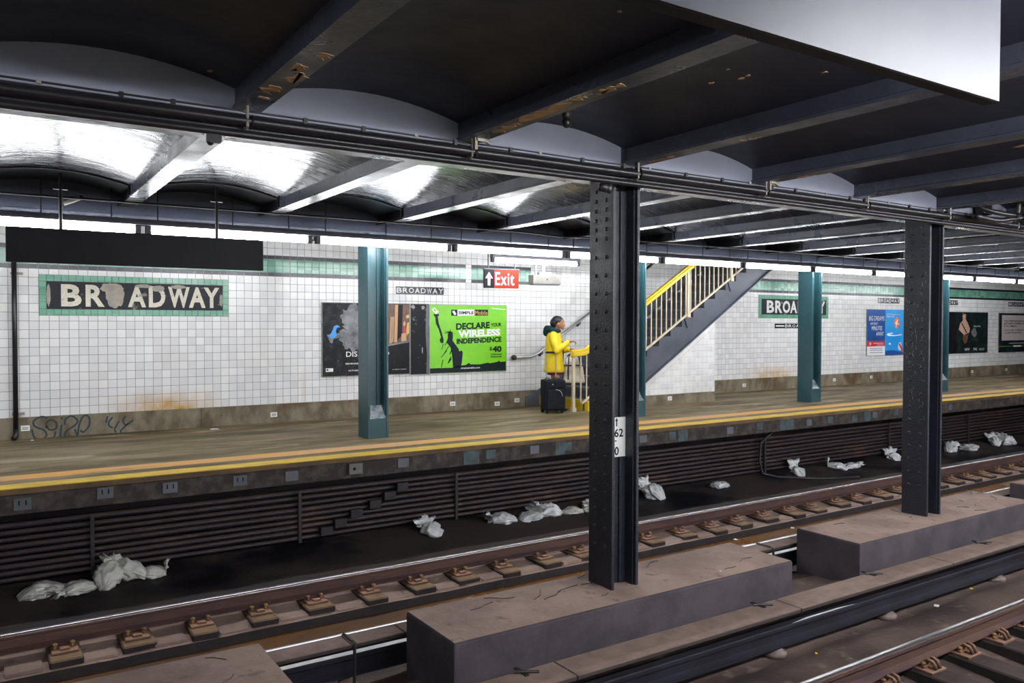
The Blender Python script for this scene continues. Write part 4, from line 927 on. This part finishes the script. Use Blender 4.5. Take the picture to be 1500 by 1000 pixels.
for x, zb in ((8.44, PZ), (9.96, None), (11.16, None), (12.34, None)):
    zb = zb if zb is not None else PZ+RISE*(int((x-SX)/RUN)+1)+.015
    MB().box(x-.026, x+.026, rl-.022, rl+.022, zb, topz(x)).build('newel_post', 'cream', st, bevel=.004, seg=1); MB().box(x-.04, x+.04, rl-.035, rl+.035, zb, zb+.07).build('newel_foot', 'cream', st)
    if x > 9: MB().prism([(x-.09, zb+.01), (x+.09, zb+.01), (x+.02, zb-.20), (x-.0, zb-.20)], SY0-.03, SY0, 'y').build('post_gusset', 'stair', st)
# tiled side wall under the stairs
sw = thing('wall_stair', 'white tiled side wall under the staircase', kind='structure')
XE = 11.93
MB().prism([(9.25, PZ), (XE, PZ), (XE, botz(XE)-.03), (10.05, botz(10.05)-.03), (9.4, PZ)], SY0+.01, SY0+.10, 'y').build('wall_backing', 'grout', sw)
MB().prism([(9.35, PZ), (XE+.01, PZ), (XE+.01, 1.225), (9.70, 1.225)], SY0-.012, SY0+.10, 'y').build('wall_base', 'base', sw)
MB().box(XE-.10, XE, SY0+.01, WY, PZ, botz(XE)-.1).build('end_wall', 'tile', sw)
def clip(poly, fn):
    out = []
    for i in range(len(poly)):
        a, b = poly[i], poly[(i+1) % len(poly)]; fa, fb = fn(a), fn(b)
        if fa >= 0: out.append(a)
        if fa*fb < 0: t_ = fa/(fa-fb); out.append((a[0]+(b[0]-a[0])*t_, a[1]+(b[1]-a[1])*t_))
    return out
m = MB(); nrow = 14; DB = .13
for c in range(24):
    for r_ in range(nrow):
        x1 = XE-PX*c; x0 = x1-PX; z0 = 1.228+ZP*r_; z1 = z0+ZP
        p = clip([(x0+G, z0+G), (x1-G, z0+G), (x1-G, z1-G), (x0+G, z1-G)], lambda q: botz(q[0])-.035-DB-q[1])
        if len(p) >= 3: m.prism(p, SY0, SY0+.008, 'y')
x = 9.65
while x < XE:      # sloping border course along the stringer
    x1 = min(x+.10, XE)-.004
    p = clip([(x, botz(x)-.032-DB+.004), (x1, botz(x1)-.032-DB+.004), (x1+.05, botz(x1)-.036+.03), (x+.05, botz(x)-.036+.03)], lambda q: XE-q[0])
    p = clip(p, lambda q: q[1]-1.228)
    if len(p) >= 3: m.prism(p, SY0, SY0+.008, 'y')
    x += .10
m.build('white_tiles', 'tile', sw, kind='stuff')
o = put('base_vent', vm, sw, loc=(10.72, SY0-.012, 1.15)); put('vent_slot', slm, o)
# chrome wall handrail
t = thing('wall_handrail', 'chrome handrail on the tile wall behind the person', 'handrail')
hy = WY-.09; P = [(8.02, hy, 1.93), (8.30, hy, 1.935), (8.40, hy, 1.945), (8.52, hy, 1.995), (8.62, hy, 2.055), (13.0, hy, 2.055+.622*4.38)]
MB().tube(P, .024, 12).build('rail_tube', 'steel', t, smooth=True); MB().ell((8.01, hy+.02, 1.93), (.05, .06, .05), 12, 8).build('rail_end', 'iron', t, smooth=True)
for x in (8.62, 9.5, 10.6, 11.8): z = 2.055+.622*(x-8.62); MB().tube([(x, hy, z-.02), (x, hy, z-.07), (x, WY, z-.08)], .012, 8).ell((x, WY-.01, z-.08), (.04, .012, .04), 10, 6).build('rail_bracket', 'iron', t)

# ================================================================== PERSON, SUITCASE, HANDBAG
def remesh(m, name, mat, parent, vox=.011, sm=4):
    me = m.mesh(name); ob = bpy.data.objects.new(name, me); COL.objects.link(ob)
    md = ob.modifiers.new('r', 'REMESH'); md.mode = 'VOXEL'; md.voxel_size = vox
    s_ = ob.modifiers.new('s', 'SMOOTH'); s_.factor = .5; s_.iterations = sm
    dg = bpy.context.evaluated_depsgraph_get(); me2 = bpy.data.meshes.new_from_object(ob.evaluated_get(dg))
    bpy.data.objects.remove(ob); me2.polygons.foreach_set('use_smooth', [True]*len(me2.polygons)); me2.name = name
    me2.materials.clear(); me2.materials.append(M[mat])
    return put(name, me2, parent)
def cap(m, pts, rs, n=12):
    m.tube(pts, rs, n)
    for p, r in zip(pts, rs): m.ell(p, (r, r, r), n, 8)
pt = atZ(812, 600, PZ); 
P = thing('person', 'person in a yellow raincoat looking down beside a black suitcase', 'person', loc=(8.30, 11.34, PZ), rz=radians(-42))
# local frame: +x forward, -y towards the viewer (person's right), z up ; height 1.62 with the head bowed
b = MB()
for s in (-1, 1):
    fx = .06 if s < 0 else -.05
    cap(b, [(0, s*.085, .86), (.015+fx*.5, s*.085, .47), (fx, s*.08, .09)], [.085, .055, .037])
    b.ell((fx+.06, s*.085, .04), (.125, .042, .038), 12, 8)
b.ell((0, 0, .90), (.115, .165, .13)); b.ell((0, 0, 1.08), (.10, .14, .16)); b.ell((.0, 0, 1.25), (.11, .165, .15))
cap(b, [(.0, 0, 1.36), (.035, 0, 1.43)], [.052, .048])
b.ell((.075, 0, 1.515), (.092, .074, .108), 14, 10, Matrix.Rotation(radians(28), 3, 'Y'))
b.ell((.125, 0, 1.47), (.055, .05, .055)); b.ell((.170, 0, 1.485), (.018, .013, .022)); b.ell((.145, 0, 1.425), (.03, .03, .025))
for s in (-1, 1): b.ell((.07, s*.074, 1.50), (.018, .010, .028))
def arm(m, s, sh, el, wr, rs): cap(m, [sh, el, wr], rs)
arm(b, -1, (0, -.175, 1.30), (.06, -.215, 1.06), (.25, -.12, 1.19), [.05, .042, .028])
arm(b, 1, (0, .175, 1.30), (.04, .215, 1.04), (.26, .10, 1.06), [.05, .042, .028])
def hand(m, base, d, upv, side):
    d = Vector(d).normalized(); upv = Vector(upv).normalized(); sd = d.cross(upv).normalized()
    B = Vector(base); R = Matrix((d, sd, upv)).transposed()
    m.ell(B+d*.045, (.050, .036, .017), 12, 8, R)
    for k, (off, ln) in enumerate(((-.027, .068), (-.009, .078), (.009, .073), (.027, .058))):
        p0 = B+d*.075+sd*off; p1 = p0+d*ln*.5-upv*.010; p2 = p1+d*ln*.28-upv*.026; p3 = p2-upv*.022-d*.004
        cap(m, [p0, p1, p2, p3], [.0092, .0088, .0082, .0072], 8)
    p0 = B+d*.025+sd*side*.032; p1 = p0+sd*side*.022+d*.03-upv*.006; p2 = p1+d*.030-upv*.010
    cap(m, [p0, p1, p2], [.012, .0105, .008], 8)
hand(b, (.255, -.118, 1.193), (1, .3, .15), (.0, .2, 1), 1)
hand(b, (.265, .098, 1.06), (1, -.3, -.1), (.0, -.2, 1), -1)
body = remesh(b, 'body', 'skin', P, .0075, 3)
for s in (-1, 1):
    MB().ell((.152, s*.030, 1.515), (.010, .013, .007), 10, 6).build('eye', 'white', P, smooth=True); MB().ell((.160, s*.030, 1.513), (.004, .006, .006), 8, 6).build('iris', 'hair', bpy.data.objects[[q.name for q in P.children if q.name.startswith('eye')][-1]], smooth=True)
    MB().tube([(.150, s*.015, 1.540), (.152, s*.03, 1.545), (.140, s*.048, 1.538)], .005, 6).build('eyebrow', 'hair', P)
MB().tube([(.166, -.020, 1.452), (.174, 0, 1.454), (.166, .020, 1.452)], [.004, .007, .004], 8).build('mouth', 'lips', P)
c = MB()   # raincoat: one lofted body with sleeves
prof_ = [(.665, .175, .212), (.68, .186, .220), (.72, .182, .217), (.80, .172, .208), (.90, .162, .20), (1.04, .152, .195), (1.16, .148, .192), (1.26, .14, .19), (1.33, .115, .165), (1.385, .075, .10)]
nn = 24; vs = []; fs = []
for j, (z, rx, ry) in enumerate(prof_):
    for k in range(nn):
        a_ = 2*pi*k/nn; fold = 1+(.035*sin(5*a_+1.3*j*.5) if z < 1.1 else 0)*(1.15-z)
        vs.append((rx*cos(a_)*fold-.01, ry*sin(a_)*fold, z))
for j in range(len(prof_)-1):
    for k in range(nn): fs.append((j*nn+k, j*nn+(k+1) % nn, (j+1)*nn+(k+1) % nn, (j+1)*nn+k))
fs += [tuple(range(nn))[::-1], tuple((len(prof_)-1)*nn+k for k in range(nn))]
c.add(vs, fs)
cap(c, [(-.01, -.15, 1.30), (.03, -.20, 1.16), (.06, -.222, 1.05), (.15, -.18, 1.11), (.235, -.128, 1.18)], [.078, .076, .070, .060, .048]); cap(c, [(-.01, .15, 1.30), (.02, .20, 1.16), (.04, .222, 1.03), (.14, .17, 1.04), (.235, .11, 1.055)], [.078, .076, .070, .060, .048])
coat = remesh(c, 'raincoat', 'coat', P, .012, 6)
MB().box(.135, .160, -.012, .012, .75, 1.20).build('coat_placket', 'hood', P)
MB().box(.02, .13, -.236, -.226, .72, .84).build('coat_pocket', 'coat', P)
hd = MB()   # hood thrown back
for k in range(25):
    a = radians(38)+radians(284)*k/24; back = .5-.5*cos(a)
    hd.ell((-.005+.088*cos(a), .112*sin(a), 1.375+.035*back), (.040+.018*back, .040+.018*back, .036+.030*back), 12, 8)
hd.ell((-.125, 0, 1.395), (.075, .095, .085)); hd.ell((-.15, 0, 1.36), (.055, .075, .075)); remesh(hd, 'hood', 'hood', P, .010, 6)
hr = MB(); Rh = Matrix.Rotation(radians(28), 3, 'Y')
hr.ell((.050, 0, 1.555), (.105, .085, .088), 14, 10, Rh); hr.ell((.0, 0, 1.52), (.085, .080, .095)); hr.ell((.085, 0, 1.600), (.075, .066, .035), 14, 10, Rh); hr.ell((.11, .055, 1.48), (.05, .02, .06)); hr.ell((-.02, 0, 1.45), (.05, .06, .06))
remesh(hr, 'hair', 'hair', P, .011, 4)
sk = MB()
for z, r in ((.70, .150), (.655, .158)): sk.ell((0, 0, z), (r, r+.02, .05), 16, 7)
remesh(sk, 'dress_hem', 'skirt', P, .012, 3)
for s in (-1, 1):
    fx = .06 if s < 0 else -.05; sh = MB(); sh.ell((fx+.055, s*.085, .036), (.135, .05, .040), 12, 8); sh.ell((fx-.02, s*.082, .055), (.055, .048, .055), 12, 8); remesh(sh, 'shoe', 'shoe', P, .010, 2)
# suitcase
sc = thing('suitcase', 'black upright wheeled suitcase with extended handle before the person', 'suitcase', loc=(8.07, 11.07, PZ), rz=radians(-18))
MB().box(-.185, .185, -.13, .13, .045, .565).build('case_body', 'case', sc, bevel=.035, seg=3)
MB().box(-.15, .15, -.165, -.12, .07, .40).build('front_pocket', 'case', sc, bevel=.02, seg=2)
MB().box(-.165, .165, -.145, -.12, .43, .54).build('upper_pocket', 'case', sc, bevel=.01, seg=2)
MB().tube([(-.0, -.168, .405), (.06, -.168, .39), (.10, -.168, .35), (.115, -.168, .29)], .006, 6).build('pocket_piping', 'casetrim', sc)
MB().ell((-.05, -.148, .49), (.012, .005, .012), 10, 6).build('case_badge', 'casetrim', sc)
MB().tube([(.17, -.10, .07), (.19, -.10, .53), (.17, -.1, .55)], .005, 6).build('edge_piping', 'case', sc)
for x in (-.08, .08): MB().tube([(x, .09, .55), (x, .09, 1.02)], .009, 8).build('handle_tube', 'steel', sc)
MB().box(-.10, .10, .075, .105, 1.0, 1.035).build('handle_grip', 'case', sc, bevel=.008)
for x in (-.06, .1): MB().tube([(x-.09, .0, .56), (x-.07, 0, .585), (x-.0, 0, .585), (x+.02, 0, .56)], .008, 6).build('carry_handle', 'case', sc)
for x in (-.15, .15): MB().tube([(x-.02, .10, .042), (x+.02, .10, .042)], .042, 12).build('wheel', 'casetrim' if x > 0 else 'case', sc)
for x in (-.13, .13): MB().box(x-.02, x+.02, -.11, -.08, 0, .05).build('foot', 'case', sc)
MB().box(.186, .191, -.02, .03, .20, .28).build('zip_tag', 'casetrim', sc)
# handbag hung over the left forearm
hb_ = thing('handbag', 'large pale canvas handbag with black straps held by the person', 'handbag', loc=(8.62, 11.22, PZ+.50), rz=radians(-25))
MB().add([(-.20, -.085, -.03), (.20, -.085, -.03), (.20, .085, -.03), (-.20, .085, -.03), (-.155, -.055, .32), (.155, -.055, .32), (.155, .055, .32), (-.155, .055, .32)],
         [(0, 3, 2, 1), (4, 5, 6, 7), (0, 1, 5, 4), (1, 2, 6, 5), (2, 3, 7, 6), (3, 0, 4, 7)]).build('bag_body', 'canvas', hb_, smooth=True, bevel=.04, seg=4)
k = MB(); k.ell((-.02, 0, .36), (.14, .06, .09), 16, 8); remesh(k, 'bag_top', 'canvasw', hb_, .012, 4)
MB().box(-.19, .19, -.10, -.09, .27, .30).build('bag_band', 'hair', hb_)
for y in (-.085, .085): MB().tube([(-.11, y, .04), (-.11, y, .28), (-.09, y*.6, .45), (.0, y*.3, .53), (.08, y*.6, .46), (.10, y, .28), (.12, y*1.05, .06)], .010, 8).build('bag_strap', 'hair', hb_, smooth=True)
MB().box(-.17, .17, -.085, .085, -.055, -.02).build('bag_base', 'hair', hb_, bevel=.012)

# ================================================================== SANDBAGS AND LITTER
def sandbag(u, v, L_, W_, H_, yaw, seed, label, mat='bag', tail=.5, up_=.5, group='plastic sandbags on the far track bench', dz=0):
    p = atZ(u, v, -.035); rnd = random.Random(seed)
    gy = max(8.0, min(8.82, p.y)); zb = -.03+.0*(gy-8.3)
    if abs(gy-p.y) > .001: p = atY(u, v, gy)
    t = thing('sandbag', label, 'sandbag', group, loc=(p.x, gy, -.045+dz), rz=radians(yaw))
    n, m_ = 44, 34; vs = []; fs = []; NK = .70; pl_ = rnd.randint(3, 5)
    lean = up_
    for j in range(m_+1):
        s = j/m_
        if s < NK:                       # filled sack, creases gathering towards the tied neck
            q = s/NK; prof = max(.02, sin(pi*min(1, q*.90+.03)))**.5; x = L_*(q-.5)*.95; ry = W_*.5*prof*(1-.1*q); rz = H_*.42*prof; cz = H_*.40*prof+H_*.10*q*lean; pa = .03+.20*max(0, q-.45)**1.2
        else:                            # gathered neck opening into a crumpled fan
            q = (s-NK)/(1-NK); fl = .26+tail*.72*q**.7; x = L_*.42+L_*.30*q*(1-.6*lean); ry = W_*.5*fl*1.15; rz = H_*.5*fl*.8; cz = H_*(.42+.10*lean+(.60*lean-.22)*q); pa = .16+.12*q
        for k in range(n):
            a = 2*pi*k/n
            pleat = pa*sin(pl_*a+3*noise.noise(Vector((s*3, seed, a*.5))))
            wr = 1+pleat+.40*noise.noise(Vector((cos(a)*1.5+seed*3.1, sin(a)*1.5, s*4)))+.26*(1-2.2*abs(noise.noise(Vector((cos(a)*2.6+seed, sin(a)*2.6, s*6)))))-.10+.12*(1-2*abs(noise.noise(Vector((cos(a)*6+seed, sin(a)*6, s*13)))))-.05
            xx = x+(.05*L_ if s < NK else .16*L_*q)*noise.noise(Vector((cos(a)*3, sin(a)*3, seed+s*2)))
            vs.append((xx, ry*cos(a)*wr*1.08, max(.004+.003*sin(a), cz+rz*sin(a)*wr*1.05)))
    for j in range(m_):
        for k in range(n): fs.append((j*n+k, j*n+(k+1) % n, (j+1)*n+(k+1) % n, (j+1)*n+k))
    fs.append(tuple(range(n))[::-1]); c_ = len(vs); ctr = sum((Vector(vs[m_*n+k]) for k in range(n)), Vector())/n; vs.append(tuple(ctr-Vector((L_*.12, 0, 0))))
    for k in range(n): fs.append((m_*n+k, m_*n+(k+1) % n, c_))
    MB().add(vs, fs).build('bag_sack', mat, t, smooth=True)
    MB().tube([(L_*.42, W_*.13*cos(a*pi/4), H_*(.42+.10*lean)+H_*.11*sin(a*pi/4)) for a in range(9)], .006, 5).build('neck_tie', 'bagdirty', t)
    return t
sandbag(62, 872, .42, .26, .15, 8, 1, 'flat grey sandbag at the left end of the left heap', 'bagdirty', .3, .1)
sandbag(118, 866, .36, .24, .13, 200, 2, 'slumped grey sandbag second from the left in the left heap', 'bagdirty', .5, .2)
sandbag(158, 858, .30, .24, .26, 70, 3, 'upright pointed grey sandbag in the middle of the left heap', 'bagdirty', .4, 1.0)
sandbag(190, 846, .34, .24, .20, 150, 4, 'crumpled grey sandbag on top at the back of the left heap', 'bagdirty', .9, 1.1, dz=.03)
sandbag(222, 845, .30, .18, .13, -5, 5, 'grey sandbag with a raised tip at the right end of the left heap', 'bagdirty', .6, 1.3)
sandbag(633, 783, .27, .24, .17, 100, 6, 'single silvery sandbag with a bunched neck between the two heaps', 'bag', .75, 1.1)
sandbag(738, 765, .38, .26, .15, 170, 7, 'white sandbag at the left end of the middle row', 'bag', .8, .7)
sandbag(778, 760, .38, .25, .13, 10, 8, 'white sandbag second from the left in the middle row', 'bag', .5, .3)
sandbag(803, 755, .40, .28, .20, 185, 9, 'tallest crumpled white sandbag in the middle row', 'bag', .9, .8)
sandbag(838, 751, .34, .20, .10, -20, 10, 'thin flat sandbag right of the tallest one in the middle row', 'bagdirty', .6, .4)
sandbag(862, 747, .2, .16, .13, 60, 11, 'dark sandbag peeking out left of the nearest dark column', 'bagdirty', .6, .8)
sandbag(958, 730, .34, .28, .25, 100, 12, 'tall white sandbag just right of the nearest dark column', 'bag', .8, 1.0)
sandbag(1056, 713, .36, .22, .12, 190, 13, 'small smooth white sandbag lying alone right of the nearest column', 'bag', .3, .5)
sandbag(1169, 695, .28, .20, .17, 75, 14, 'upright torn white sandbag left of the pair', 'bag', .9, 1.5)
sandbag(1226, 687, .36, .20, .15, 130, 15, 'pointed white sandbag, left one of the pair', 'bag', .5, 1.5)
sandbag(1247, 685, .44, .18, .11, 0, 16, 'long white sandbag, right one of the pair', 'bag', .6, .5)
sandbag(1309, 673, .26, .2, .17, 60, 17, 'small crumpled sandbag just left of the farther dark column', 'bag', 1.0, 1.2)
sandbag(1392, 661, .4, .22, .16, 20, 18, 'sandbag just right of the farther dark column', 'bag', .8, 1.0)
sandbag(1422, 659, .46, .24, .16, 185, 19, 'wide pinkish white sandbag second right of the farther column', 'bag', .8, .6)
sandbag(1458, 652, .36, .2, .2, 40, 20, 'crumpled sandbag near the right edge, left one', 'bag', .9, 1.2)
sandbag(1476, 651, .4, .24, .22, 170, 21, 'crumpled sandbag near the right edge, last one', 'bag', .8, 1.0)
def litter(u, v, z, w_, l_, label, mat='paper', rz=0):
    p = atZ(u, v, z); t = thing('paper_scrap', label, 'litter', 'scraps of litter', loc=(p.x, p.y, z), rz=radians(rz))
    MB().add([(-w_, -l_, .002), (0, -l_*1.1, .006), (w_, -l_, .003), (-w_, l_, .004), (0, l_, .012), (w_, l_*.9, .004), (-w_, -l_, 0), (w_, -l_, 0), (w_, l_, 0), (-w_, l_, 0)], [(0, 1, 4, 3), (1, 2, 5, 4), (6, 9, 8, 7), (0, 6, 7, 2, 1), (2, 7, 8, 5), (5, 8, 9, 3, 4), (3, 9, 6, 0)]).build('scrap', mat, t)
litter(314, 628.5, PZ+.001, .055, .04, 'crumpled white paper on the far platform floor'); litter(47, 645, PZ+.001, .02, .02, 'tiny white scrap by the drain pipe foot')
litter(1372, 887, -.165, .03, .02, 'pale paper tag between the near rail and third rail', rz=20); litter(1423, 862, -.16, .015, .01, 'small yellow scrap beside the near third rail', 'railyel'); litter(1196, 957, -.165, .010, .008, 'tiny yellow scrap left of the near rail', 'railyel')
litter(1056, 837, .392, .012, .008, 'tiny white scrap on the nearest plinth top')
litter(1161, 773, -.16, .03, .02, 'white scrap behind the farther plinth', rz=30); litter(1078, 790, -.20, .025, .02, 'white scrap behind the nearest plinth')
